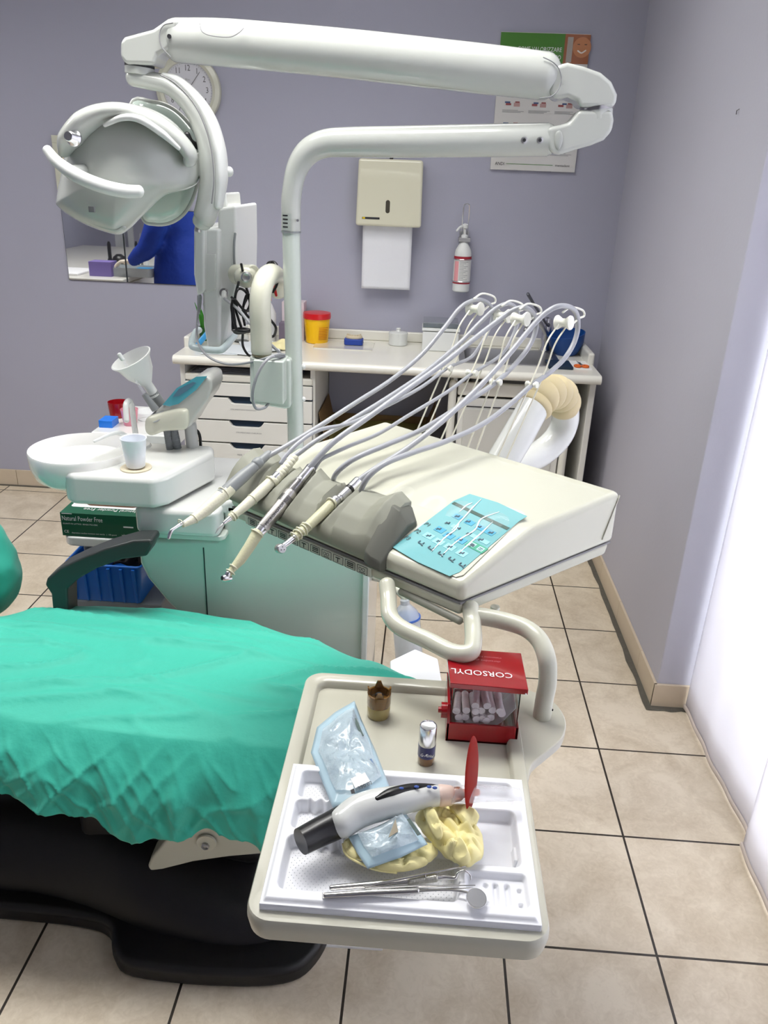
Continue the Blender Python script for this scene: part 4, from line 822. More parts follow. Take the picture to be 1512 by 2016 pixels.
# blue storage bin on the lower shelf
q0 = at(137, 1180, y=TY+0.0); BZ = yt(137, 1183).z; bzt = yt(140, 1110).z; bxa, bxb = yt(133, 1150).x, yt(278, 1140).x
bn = thing('storage_bin', ((bxa+bxb)/2, TY+0.12, BZ), 'ribbed blue plastic bin under the trolley top', 'bin')
o_b = rrect(bxa+0.012, TY+0.012, bxb-0.012, TY+0.26, 0.01, 3); o_t = rrect(bxa, TY, bxb, TY+0.28, 0.012, 3); i_t = rrect(bxa+0.005, TY+0.005, bxb-0.005, TY+0.275, 0.01, 3); i_b = rrect(bxa+0.018, TY+0.018, bxb-0.018, TY+0.255, 0.01, 3)
obj('bin_body', MB().rings([zz_(o_b, BZ), zz_(o_t, bzt), zz_(i_t, bzt), zz_(i_b, BZ+0.006)]), BLUE, bn)
for k in range(6):
    xa = bxa+0.014+k*(bxb-bxa-0.04)/5
    obj('rib', MB().hexa([V((xa, TY+0.006, BZ+0.002)), V((xa+0.006, TY+0.006, BZ+0.002)), V((xa+0.006, TY+0.016, BZ+0.002)), V((xa, TY+0.016, BZ+0.002)), V((xa, TY-0.008, bzt-0.006)), V((xa+0.01, TY-0.008, bzt-0.006)), V((xa+0.01, TY+0.004, bzt-0.006)), V((xa, TY+0.004, bzt-0.006))]), BLUE, bn, bevel=0.001)
obj('rim', MB().tube([V((p.x, p.y, bzt)) for p in o_t+[o_t[0]]], 0.004, 8, round_ends=False), BLUE, bn)
obj('bin_stand', MB().box((bxa+0.0, TY+0.01, 0.152), (bxb+0.05, TY+0.27, BZ-0.001)), mat('grey_drawer_box', s2l(150, 154, 160), 0.5), label='grey crate under the blue bin on the trolley shelf', cat='crate', bevel=0.006)
obj('plastic_bag', MB().sheet(dense([V((bxa+0.12, TY+0.05, bzt-0.02)), V((bxb-0.02, TY+0.04, bzt-0.02)), V((bxb-0.02, TY+0.22, bzt-0.02)), V((bxa+0.14, TY+0.24, bzt-0.02))], 6), lambda p, e: p+V((0, 0, 0.03*e+0.016*nz(p, 30)))), mat('black_bag', s2l(28, 26, 34), 0.25), label='crumpled black plastic bag inside the blue bin', cat='bag', solid=0.001)
# items on the trolley's raised rear shelf
RZ = at(270, 855, y=2.45).z
rs = thing('rear_shelf', (-0.9, 2.5, RZ-0.1), 'white box-like shelf behind the spittoon', 'shelf')
ra, rb2 = at(178, 850, y=2.45).x, at(330, 850, y=2.45).x
obj('shelf_body', MB().box((ra, 2.45, RZ-0.07), (rb2, 2.78, RZ)), WHITE, rs, bevel=0.006)
obj('shelf_column', MB().box((rb2-0.12, 2.55, 0), (rb2-0.04, 2.7, RZ-0.07)), WHITEP, rs, bevel=0.004)
obj('blue_carton', MB().box((at(196, 850, y=2.5).x, 2.5, RZ), (at(222, 850, y=2.5).x, 2.56, at(200, 828, y=2.5).z)), BLUE, label='small blue carton on the shelf behind the spittoon', cat='carton', bevel=0.001)
rc = V((at(234, 850, y=2.62).x, 2.64, RZ)); obj('red_cup', MB().lathe([(0.028, 0), (0.032, 0.002), (0.036, 0.05), (0.036, 0.053), (0.034, 0.053), (0.028, 0.006), (0.001, 0.005)], rc), RED, label='red plastic tub behind the blue carton', cat='tub')
pc_ = V((at(258, 845, y=2.55).x, 2.55, RZ)); obj('pink_cup', MB().lathe([(0.022, 0), (0.03, 0.055), (0.029, 0.056), (0.021, 0.003), (0.001, 0.003)], pc_), mat('clear_pink', s2l(238, 150, 170), 0.1, alpha=0.6, coat=1), label='translucent pink cup on the shelf behind the spittoon', cat='cup')
cb_ = V((at(285, 835, y=2.6).x, 2.62, RZ)); obj('clear_box', MB().lathe([(0.03, 0), (0.042, 0.03), (0.04, 0.03), (0.03, 0.003), (0.001, 0.003)], cb_), CLEARF, label='clear round dish right of the pink cup', cat='dish')
# round clear bottle on the floor behind the unit
bw = at(800, 1222, z=0.0); bw = V((0.06, 2.0, 0))
bf = thing('water_bottle', at(798, 1215, y=1.75), 'clear bottle with a blue ring under the instrument head', 'bottle')
c3 = at(798, 1195, y=1.75)
obj('bottle_body', MB().lathe([(0.02, -0.17), (0.036, -0.165), (0.036, -0.03), (0.03, -0.012), (0.012, 0.008), (0.012, 0.02)], c3+V((0, 0, 0.0)), V((0.12, -0.1, -1))*-1, 28), mat('hazy_clear_plastic', s2l(200, 208, 216), 0.15, alpha=0.55, coat=1), bf)
obj('blue_ring', MB().lathe([(0.0372, -0.031), (0.0372, -0.026)], c3, V((0.12, -0.1, -1))*-1, 28), mat('blue_band', s2l(60, 100, 180), 0.4), bf)
obj('bottle_mount', MB().tube([c3+V((0, 0.01, 0.02)), c3+V((-0.05, 0.06, 0.04)), V((rp_.x, 1.85, c3.z+0.03))], 0.01, 12), CREAMD, bf)

# ================================================================== DENTAL CHAIR
chx = thing('dental_chair', (-0.5, 1.4, 0), 'dental chair with black base plate and charcoal armrest under the green drape', 'dental chair')
base = [(-1.5, 1.2), (-0.867, 1.196), (-0.68, 1.19), (-0.61, 1.17), (-0.58, 1.12), (-0.53, 1.088), (-0.364, 1.083), (-0.22, 1.1), (-0.16, 1.15), (-0.135, 1.25), (-0.14, 1.42), (-0.18, 1.55), (-0.35, 1.62), (-0.7, 1.64), (-1.5, 1.64)]
bo2 = cr([V((x, y, 0.0)) for x, y in base], 5, closed=True)
obj('base_plate', MB().prism(bo2, (0, 0, 0.05)), BASEB, chx, bevel=0.016, seg=4)
hump = [V((x, y, 0.045)) for x, y in ((-1.4, 1.25), (-0.8, 1.235), (-0.5, 1.16), (-0.3, 1.15), (-0.2, 1.22), (-0.19, 1.4), (-0.3, 1.54), (-0.8, 1.58), (-1.4, 1.56))]
obj('base_cover', MB().pebble(cr(hump, 6, closed=True), V((0, 0, 0.15)), V((0, 0, -0.02)), 10, cpt=(-0.75, 1.4, 0.045), pw=0.7), BASEB, chx)
obj('lift_column', MB().prism([V((x, y, 0.12)) for x, y in ((-0.72, 1.3), (-0.3, 1.28), (-0.28, 1.5), (-0.7, 1.52))], (0, 0, 0.3)), BLACK, chx, bevel=0.03, seg=4)
und = [V((x, y, 0.44)) for x, y in ((-1.35, 1.26), (-0.9, 1.2), (-0.3, 1.18), (0.0, 1.22), (0.03, 1.42), (-0.3, 1.54), (-0.7, 1.6), (-1.35, 1.56))]
obj('seat_shell', MB().pebble(cr(und, 5, closed=True), V((0, 0, 0.03)), V((0, 0, -0.13)), 8, pw=0.6), mat('dark_shell', s2l(92, 86, 82), 0.45), chx)
# white lower side cover with a screw
YC = 1.215
def yc(u, v, dy=0): return at(u, v, y=YC+dy)
sc_ = [(290, 1708), (296, 1690), (330, 1650), (352, 1628), (400, 1600), (560, 1600), (580, 1650), (520, 1682), (450, 1688), (380, 1698), (320, 1713), (296, 1716)]
obj('side_cover', MB().prism([yc(u, v) for u, v in sc_], (0, 0.05, 0)), CREAMD, chx, bevel=0.012, seg=4)
rc_ = yc(407, 1658, -0.003)
obj('screw_recess', MB().lathe([(0.021, 0), (0.02, 0.004), (0.013, 0.003)], rc_, FRONT, 28), CREAM, chx)
obj('screw', MB().lathe([(0.0085, 0), (0.0085, 0.007), (0.006, 0.009), (0.004, 0.005)], yc(405, 1663, -0.004), FRONT, 8), STEEL, chx, smooth=False)
# armrest
def yr(u, v, y=1.6): return at(u, v, y=y)
arp = [(92, 1140), (118, 1118), (160, 1098), (205, 1080), (262, 1064), (296, 1063), (300, 1072), (288, 1096), (272, 1098), (240, 1102), (190, 1120), (155, 1140), (132, 1160), (134, 1220), (105, 1220), (100, 1170), (88, 1152)]
obj('armrest', MB().prism([yr(u, v) for u, v in arp], (0, 0.06, 0)), CHARC, chx, bevel=0.014, seg=5)
# seat cushion (under the drape)
cu = [V((x, y, 0.49)) for x, y in ((-1.4, 1.26), (-0.9, 1.215), (-0.3, 1.2), (0.02, 1.23), (0.035, 1.40), (-0.25, 1.52), (-0.6, 1.6), (-1.4, 1.56))]
obj('seat', MB().pebble(cr(cu, 5, closed=True), V((0, 0, 0.035)), V((0, 0, -0.06)), 8, pw=0.3), CHARC, chx)
fe = [at(u, v, z=0.5) for u, v in ((768, 1300), (817, 1277), (862, 1296), (872, 1352), (830, 1372), (770, 1340))]
obj('foot_end_cover', MB().prism(fe, (0, 0, -0.02)), mat('bright_white_plastic', s2l(244, 244, 246), 0.5), chx, bevel=0.004, label='white plastic cover at the foot end')
bk_o = [(-60, 1010), (-20, 1030), (4, 1065), (24, 1095), (34, 1130), (30, 1170), (8, 1205), (-30, 1225), (-90, 1230), (-120, 1150)]
obj('backrest', MB().pebble([at(u-14, v, y=1.74) for u, v in bk_o], V((0, -0.05, 0)), V((0, 0.06, 0)), 6), CHARC, chx)
obj('foot_pedal', MB().prism([at(u, v, z=0.0) for u, v in ((636, 1864), (640, 1852), (760, 1850), (752, 1872))], (0, 0, 0.006)), PAPER, label='white sheet on the floor under the tray table', cat='sheet', smooth=False)
# the drape
DRM = mat('mint_green_drape', s2l(56, 184, 161), 0.62, bump=0.35, bscale=55, sheen=0.2, bdist=0.004)
FAR = [(-1.55, 1.48), (-1.2, 1.52), (-0.99, 1.575), (-0.9, 1.63), (-0.75, 1.655), (-0.6, 1.66), (-0.42, 1.63), (-0.25, 1.575), (-0.1, 1.505), (0.02, 1.45), (0.06, 1.42)]
NEAR = [(-1.55, 1.24), (-0.9, 1.235), (-0.7, 1.21), (-0.45, 1.195), (-0.3, 1.19), (-0.1, 1.185), (0.06, 1.2)]
TOPZ = [(-1.55, 0.6), (-1.2, 0.575), (-0.95, 0.553), (-0.7, 0.553), (-0.4, 0.552), (0.06, 0.545)]
HEM = [(-1.55, 0.44), (-0.8, 0.43), (-0.68, 0.415), (-0.6, 0.405), (-0.52, 0.365), (-0.46, 0.385), (-0.4, 0.38), (-0.36, 0.40), (-0.3, 0.39), (-0.25, 0.375), (-0.1, 0.39), (0.06, 0.40)]
def ridge(p, s): return 1-abs(noise.noise(V(p)*s))*2
def drape(u, v):
    x = -1.55+1.615*u
    yF, yN, zt, zh = interp(FAR, x), interp(NEAR, x), interp(TOPZ, x), interp(HEM, x)
    zz = 0.008*noise.noise(V((x*9, v*6, 3)))
    if v < 0.1:                       # tucked down on the far side
        t = 1-v/0.1; p = V((x, yF+0.012*math.sin(t*1.5), zt-0.012-0.07*t*t))
        p.y += 0.006*noise.noise(V((x*18, 1, 1)))*t
    elif v < 0.55:
        t = (v-0.1)/0.45; y = lerp(yF, yN, t); crown = math.sin(min(1, t*4)*math.pi/2)*math.sin(min(1, (1-t)*3.2)*math.pi/2)
        wr = 0.012*(max(0, ridge((x*1.3+y*1.0, y*5-x*0.6, 5), 2.0))**6)+0.006*(max(0, ridge((x*0.9-y, y*6+x*1.2, 2), 2.6))**6)+0.003*noise.noise(V((x*8, y*16, 1)))
        left = max(0, min(1, (-0.55-x)/0.4)); wr += left*0.012*noise.noise(V((x*8+y*3, y*7, 4)))
        p = V((x, y, zt-0.012+0.022*crown+wr*(0.35+0.65*crown)))
    else:
        t = (v-0.55)/0.45; a = min(1, t*5)
        xs = x+0.03*t*noise.noise(V((x*5, 1, 8)))+0.012*nz((x, t*0.3, 0), 9)
        folds = 0.8*ridge((xs+0.05*t, 0.03*t, 2), 5.5)+0.45*ridge((xs-0.04*t, 0.04*t, 6), 12)+0.2*noise.noise(V((xs*30-t, t*0.6, 9)))-0.5
        drop = (zt-0.012)-zh
        cre = 0.007*max(0, ridge((x*1.2+t*0.16, t*0.05-x*0.1, 7), 9))**5*min(1, t*3)+0.005*max(0, ridge((x*1.5-t*0.2, t*0.08, 3), 14))**5*min(1, t*3)+0.003*noise.noise(V((x*22, t*4, 5)))*t
        z = (zt-0.012)-drop*(t**1.12)-0.004*a
        out = 0.03*math.sin(min(1, t*1.6)*math.pi/2)+0.045*t
        p = V((x+0.008*t*noise.noise(V((x*12, t, 1))), yN-out-folds*0.03*min(1, t*1.7)-cre, z-0.010*t*folds))
    e = max(0, (u-0.955)/0.045)
    p.z -= 0.03*e*e; 
    return p
obj('chair_drape', MB().grid(drape, 330, 150), DRM, label='large mint green cloth drape spread over the chair seat', cat='drape', solid=0.0012, ang=180)
bd = cr([at(u, v, y=1.70) for u, v in bk_o], 5, closed=True)
mb = MB().pebble(bd, V((0, -0.07, 0.01)), V((0, 0.08, 0)), 12, pw=0.45)
mb.v = [p+V((0.006*nz(p, 22), -0.008*nz(p+V((3, 1, 0)), 14), 0.006*nz(p, 18))) for p in mb.v]
obj('backrest_drape', mb, DRM, label='mint green cloth over the backrest at the left edge', cat='drape', ang=180)

# ================================================================== INSTRUMENT HEAD
hu = thing('instrument_unit', (0.05, 1.2, 0.9), 'cream instrument delivery head with keypad, hose arms and a tray table below', 'dental delivery unit')
A_, B_, C_, D_ = V((-.345, 1.315, 0)), V((.069, 1.007, 0)), V((.339, 1.259, 0)), V((-.08, 1.60, 0))
ZB = 0.957
FD = (B_-A_).normalized(); BD = (C_-B_).normalized(); OUT = V((FD.y, -FD.x, 0))       # along the front, towards the back, outward in front
def hp(s, t, z): p = lerp(lerp(A_, B_, s), lerp(D_, C_, s), t); return V((p.x, p.y, z))
def ztop(t): return interp_lin([(0, 1.006), (0.4, 1.057), (1.0, 1.069)], max(0, min(1, t)))
def profile(s, zl=0.975): return [hp(s, 0.004, zl), hp(s, 0.0, 1.006), hp(s, 0.4, ztop(.4)), hp(s, 1.0, ztop(1)), hp(s, 1.0, zl)]
obj('upper_shell', MB().rings([profile(0), profile(1)]), CREAM, hu, bevel=0.011, seg=5)
def lowp(s): return [hp(s, 0.012, ZB-0.004), hp(s, 0.006, 0.973), hp(s, 0.99, 0.973), hp(s, 0.97, ZB-0.006)]
obj('lower_shell', MB().rings([lowp(0.008), lowp(0.992)]), CREAMD, hu, bevel=0.006, seg=3)
obj('shell_seam', MB().rings([[hp(s, t, z) for t, z in ((0.0095, 0.9725), (0.0095, 0.9755), (0.99, 0.9755), (0.99, 0.9725))] for s in (0.006, 0.994)]), GREYINK, hu, smooth=False)
# facetted right end cover (bevelled corner at the back)
obj('corner_line', MB().tube([hp(1.001, 0.985, 1.062), hp(1.003, 0.9, 0.99)], 0.0012, 6), CREAMD, hu)
# grey silicone instrument rest: ridges with a groove under each handpiece
FL = (B_-A_).length
ANCH = [at(490, 925, z=1.058), at(560, 920, z=1.058), at(610, 930, z=1.058), at(700, 950, z=1.058)]
def fco(p): q = p-A_; return (q.dot(FD)/FL, -q.dot(OUT))
def fpt(s, d, z): p = A_+FD*(s*FL)-OUT*d; return V((p.x, p.y, z))
GROOVE = []
for k, (pa, pb, r) in enumerate((((478, 938), (440, 973), 0.0125), ((538, 948), (480, 998), 0.0105), ((572, 972), (518, 1038), 0.0125), ((672, 979), (600, 1042), 0.0095))):
    a_ = atp(*pa, ANCH[k], FD); b_ = atp(*pb, ANCH[k], FD); (s0, d0), (_, d1) = fco(a_), fco(b_)
    GROOVE.append((s0, d0, a_.z, (b_.z-a_.z)/(d1-d0), r))
RIDGE_TAB = [(-0.02, 1.0), (0.0, 1.016), (0.02, 1.036), (0.045, 1.052), (0.07, 1.060), (0.084, 1.058)]
def rest_z(s, d):
    pk = 0.017*max(0, 1-min(abs(s-q) for q in (-0.03, 0.06, 0.145, 0.28, 0.44, 0.64))/0.055)
    sink = 0.006 if s < 0.5 else 0.0
    z = interp_lin(RIDGE_TAB, 0) if d < -0.02 else interp_lin([(a, b) for a, b in RIDGE_TAB], d)
    z += pk*min(1, max(0, d+0.02)/0.05)-sink
    for (s0, d0, z0, sl, r) in GROOVE:
        w = abs(s-s0)*FL; zl = z0+(d-d0)*sl-r-0.001
        z = min(z, zl+max(0, w-0.007)*1.5)
    return z
mb = MB(); ns = 150; rs = []
for i in range(ns+1):
    s_ = -0.02+0.70*i/ns; zb = 0.992-0.012*max(0, s_)
    ring = [fpt(s_, 0.088, 1.02)]
    ds = [0.087-0.087*j/26 for j in range(27)]
    ring += [fpt(s_, d, rest_z(s_, d)) for d in ds]
    zf = rest_z(s_, 0.0); ring += [fpt(s_, -0.004, min(zf-0.004, 1.004)), fpt(s_, -0.006, zb+0.004 if zf > zb+0.01 else zf-0.006), fpt(s_, -0.003, min(zb, zf-0.008)), fpt(s_, 0.004, min(zb, zf-0.008)), fpt(s_, 0.03, 0.99)]
    rs.append(ring)
mb.rings(rs); obj('instrument_rest', mb, OLIVE, hu, ang=60)
ec = [fpt(0.66, d, z) for d, z in ((0.088, 1.02), (0.086, 1.062), (0.05, 1.066), (0.015, 1.04), (-0.014, 1.008), (-0.016, 0.99), (-0.004, 0.983), (0.01, 0.99))]
ec1 = [fpt(0.69, d, z) for d, z in ((0.086, 1.02), (0.084, 1.056), (0.05, 1.06), (0.012, 1.034), (-0.018, 1.002), (-0.02, 0.986), (-0.004, 0.98), (0.01, 0.99))]
ec2 = [fpt(0.725, d, z) for d, z in ((0.078, 1.02), (0.074, 1.038), (0.05, 1.04), (0.018, 1.02), (-0.012, 0.996), (-0.014, 0.981), (-0.002, 0.976), (0.012, 0.99))]
obj('rest_end_block', MB().rings([ec, ec1, ec2]), mat('dark_olive_silicone', s2l(100, 101, 92), 0.55), hu, bevel=0.003)
# icon strip below the rest
mb = MB(); nf = OUT
def fpos(s, z): return hp(s, -0.002, z)+OUT*0.0005
obj('icon_strip', MB().hexa([hp(0.08, 0.008, 0.9535), hp(0.665, 0.008, 0.9535), hp(0.665, 0.02, 0.9535), hp(0.08, 0.02, 0.9535), hp(0.08, 0.002, 0.9715), hp(0.665, 0.002, 0.9715), hp(0.665, 0.02, 0.9715), hp(0.08, 0.02, 0.9715)]), mat('strip_grey', s2l(212, 214, 204), 0.4), hu, smooth=False)
icons = MB(); O2 = hp(0.0, 0.0005, 0.9545)+OUT*0.0012
for k in range(11):
    s0 = 0.1+k*0.051; o = hp(s0, 0.003, 0.9555)+OUT*0.0006; w = 0.021; h = 0.0135
    for a, b2, c_, d_ in ((0, 0, w, 0.0006), (0, h, w, h+0.0006), (0, 0, 0.0006, h), (w, 0, w+0.0006, h)): quad(icons, o, FD, NZ, a, b2, c_, d_, lift=0.0006)
    if k % 3 == 0:
        for zc in (0.003, 0.0065, 0.0095): quad(icons, o, FD, NZ, 0.004, zc, 0.018, zc+0.0014, lift=0.0006)
    elif k % 3 == 1:
        for cx in (0.0065, 0.0135):
            icons.tube([o+FD*(cx+0.0028*math.cos(a))+NZ*(0.008+0.0028*math.sin(a))+OUT*0.0006 for a in [math.radians(q) for q in range(0, 361, 30)]], 0.0004, 4, round_ends=False)
        quad(icons, o, FD, NZ, 0.004, 0.002, 0.017, 0.003, lift=0.0006)
    else:
        quad(icons, o, FD, NZ, 0.009, 0.002, 0.0105, 0.009, lift=0.0006); quad(icons, o, FD, NZ, 0.005, 0.009, 0.015, 0.0105, lift=0.0006)
obj('strip_icons', icons, INK, hu, smooth=False)
# keypad under film
def kpt(u, v): # point on the sloping front of the upper shell
    a = hp(0.97, 0.02, ztop(0.02)); n = (a-hp(0.6, 0.02, ztop(0.02))).cross(hp(0.75, 0.38, ztop(0.38))-a).normalized()
    n = -n if n.z < 0 else n
    return atp(u, v, a+n*0.0006, n), n
KN = kpt(800, 1050)[1]
if KN.z < 0: KN = -KN
def kq(u, v, l=0): return kpt(u, v)[0]+KN*l
obj('keypad_rim', MB().prism([kq(*p) for p in ((777, 1070), (783, 1062), (915, 982), (935, 978), (1028, 1008), (1034, 1014), (1027, 1022), (912, 1133), (897, 1137), (780, 1080))], KN*0.0012), mat('keypad_clear_rim', s2l(212, 212, 196), 0.2, coat=1), hu, smooth=False)
film = [kq(*p, 0.0014) for p in ((773, 1079), (825, 1040), (893, 988), (925, 974), (980, 991), (1038, 1018), (1022, 1028), (905, 1128), (885, 1136), (822, 1108))]
obj('keypad_film', MB().prism(film, KN*0.0006), mat('turquoise_film', s2l(92, 170, 176), 0.4, coat=0.15), hu, smooth=False, label='turquoise protective film over the keypad')
# keypad axes measured on its face
k0 = kq(797, 1064, 0.0022); kxv = (kq(896, 1118, 0.0022)-k0); kyv = (kq(905, 992, 0.0022)-k0)
kw, kh = kxv.length, kyv.length; kx = kxv.normalized(); ky = kyv.normalized()
def kp_(a, b): return k0+kxv*a+kyv*b
def kcell(mb, a, b, w, h, lift=0.0003):
    p = [kp_(a-w/2, b-h/2), kp_(a+w/2, b-h/2), kp_(a+w/2, b+h/2), kp_(a-w/2, b+h/2)]
    mb.hexa([q+KN*(lift-0.0004) for q in p]+[q+KN*lift for q in p])
def kobj(name, m, cells, lift=0.0003):
    mb = MB()
    for c in cells: kcell(mb, *((c[0]*0.88+0.13 if c[1] > 0.12 and c[1] < 0.9 else c[0]),)+tuple(c[1:]), lift)
    return obj(name, mb, m, hu, smooth=False)
kobj('keypad_display', mat('display_dark_green', s2l(12, 70, 60), 0.4), [(0.46, 0.95, 1.08, 0.055)])
kobj('bright_blue_keys', mat('key_cyan', s2l(45, 160, 195), 0.4), [(0.1, 0.76, 0.15, 0.09), (0.38, 0.76, 0.15, 0.09), (0.62, 0.76, 0.15, 0.09), (0.82, 0.76, 0.15, 0.09), (0.13, 0.42, 0.16, 0.1), (0.36, 0.4, 0.16, 0.1), (0.6, 0.42, 0.16, 0.1)])
kobj('pale_keys', mat('key_pale', s2l(140, 214, 226), 0.4), [(0.1, 0.24, 0.17, 0.1), (0.34, 0.23, 0.17, 0.1), (0.58, 0.24, 0.17, 0.1), (0.84, 0.24, 0.16, 0.1), (0.28, 0.58, 0.14, 0.07), (0.7, 0.58, 0.14, 0.07), (0.92, 0.58, 0.14, 0.07)])
kobj('green_keys', mat('key_green', s2l(20, 160, 125), 0.4), [(0.82, 0.44, 0.17, 0.12), (1.0, 0.44, 0.16, 0.12)])
kobj('white_key_faces', mat('key_white', s2l(170, 222, 222), 0.4), [(0.82, 0.44, 0.11, 0.075), (1.0, 0.44, 0.1, 0.075)], 0.0006)
rng = random.Random(3); gm = []
for a in (0.1, 0.34, 0.58, 0.84):
    for b in (0.42, 0.24, 0.76, 0.58): gm += [(a, b, 0.06, 0.02), (a+0.02, b+0.02, 0.02, 0.02), (a-0.02, b-0.022, 0.03, 0.01)]
gm += [(0.82, 0.44, 0.05, 0.04), (1.0, 0.45, 0.06, 0.012), (1.0, 0.425, 0.06, 0.01)]
for k in range(5):
    a = 0.24+0.2*k; b = 0.07; gm += [(a-0.03, b+0.012, 0.016, 0.045), (a+0.01, b-0.01, 0.07, 0.014), (a+0.045, b+0.02, 0.014, 0.035), (a+0.06, b-0.022, 0.035, 0.012)]
kobj('key_symbols', mat('dark_teal_ink', s2l(15, 60, 80), 0.4), gm, 0.0009)
for s, (a, b) in (('P1', (-0.04, 0.37)), ('P2', (-0.04, 0.19)), ('P3', (-0.04, 0.01))): text('key_lettering', s, kp_(a, b)+KN*0.0002, kx, ky, 0.011, INK, hu)
gl2 = MB()
for pts in ([(850, 1088), (875, 1062), (898, 1044), (905, 1030)], [(868, 1098), (900, 1068), (935, 1046), (948, 1024), (983, 1010)], [(903, 1092), (925, 1072), (950, 1050), (970, 1030)], [(890, 1046), (915, 1020), (930, 1003), (948, 985)], [(905, 1010), (918, 998), (930, 992)]):
    gl2.tube(cr([kq(u, v, 0.0026) for u, v in pts], 5), [0.0006, 0.0014, 0.0016, 0.0005], 6, flat=0.5, up=KN)
obj('film_creases', gl2, mat('film_crease', s2l(225, 245, 248), 0.05, coat=1), hu)
# loose clear film over the top cover
def cf(u, v):
    p = hp(0.5+0.5*u, 0.3+0.62*v, 0); z = ztop(0.3+0.62*v)+0.002+0.0012*(1+math.sin(u*26+v*5))*(0.6+0.4*math.sin(v*9))
    return V((p.x, p.y, z))
obj('protective_film', MB().grid(cf, 70, 24), mat('clear_film_sheet', (0.95, 0.97, 0.95), 0.12, alpha=0.10, coat=0.6), hu, label='loose clear protective film on the top cover')
# grip handle in front
def atz(u, v, z): return at(u, v, z=z)
hn = [atz(762, 1150, 0.965), atz(765, 1180, 0.952), atz(768, 1212, 0.942), atz(790, 1236, 0.936), atz(845, 1262, 0.934), atz(893, 1285, 0.934), atz(925, 1284, 0.938), atz(932, 1262, 0.944), atz(930, 1225, 0.952), atz(926, 1195, 0.965)]
obj('grip_handle', MB().tube(cr(hn, 8), 0.0125, 20), CREAM, hu)
obj('grip_bar', MB().tube([atz(790, 1165, 0.95), atz(905, 1222, 0.95)], 0.006, 12), mat('grip_bar_grey', s2l(150, 150, 140), 0.4), hu)  # plain mid-grey bar behind the handle
# underside fittings, post and tray table
pbx, pby = 0.193, 0.938
post = cr([V((pbx, pby, 0.842)), V((pbx, pby, 0.87)), V((pbx+0.001, pby, 0.9)), atz(1077, 1300, 0.934), atz(1063, 1262, 0.95), atz(1035, 1237, 0.955), atz(990, 1222, 0.955), atz(940, 1212, 0.955)], 8)
obj('table_post', MB().tube(post, 0.0128, 24), CREAMD, hu)
obj('post_screw', MB().cyl(V((pbx+0.012, pby-0.004, 0.856)), V((pbx+0.0135, pby-0.0045, 0.856)), 0.0016, seg=10), INK, hu)
for (u, v) in ((955, 1203), (975, 1194)):
    obj('underside_foot', MB().cyl(atz(u, v, 0.952), atz(u, v, 0.952)-V((0, 0, 0.008)), 0.007, seg=16), CREAM, hu)
# tray table
TX0, TX1, TY0, TY1, TZ = -0.1545, 0.159, 0.565, 1.005, 0.845
TB = mat('table_beige_grey', s2l(190, 188, 173), 0.3, coat=0.3)
oo = rrect(TX0, TY0, TX1, TY1, 0.026, 8); ii = rrect(TX0+0.018, TY0+0.028, TX1-0.016, TY1-0.02, 0.018, 8); i3 = rrect(TX0+0.023, TY0+0.033, TX1-0.021, TY1-0.025, 0.014, 8)
def off(r, k, z): return [V((lerp(p.x, (TX0+TX1)/2, k), lerp(p.y, (TY0+TY1)/2, k), z)) for p in r]
obj('table_top', MB().rings([off(oo, 0.06, TZ-0.03), off(oo, 0.012, TZ-0.027), off(oo, 0.0, TZ-0.012), off(oo, 0.003, TZ-0.003), off(oo, 0.012, TZ), zz_(ii, TZ), [V((lerp(a.x, b.x, .5), lerp(a.y, b.y, .5), TZ-0.002)) for a, b in zip(ii, i3)], zz_(i3, TZ-0.011)]), TB, hu)
ear = cr([V((0.145, 1.0, 0)), V((0.185, 0.998, 0)), V((0.215, 0.975, 0)), V((0.226, 0.935, 0)), V((0.216, 0.895, 0)), V((0.19, 0.862, 0)), V((0.168, 0.835, 0)), V((0.157, 0.8, 0)), V((0.14, 0.8, 0))], 5, closed=True)
obj('post_plate', MB().prism([V((p.x, p.y, TZ-0.02)) for p in ear], (0, 0, 0.0155)), TB, hu, bevel=0.004)
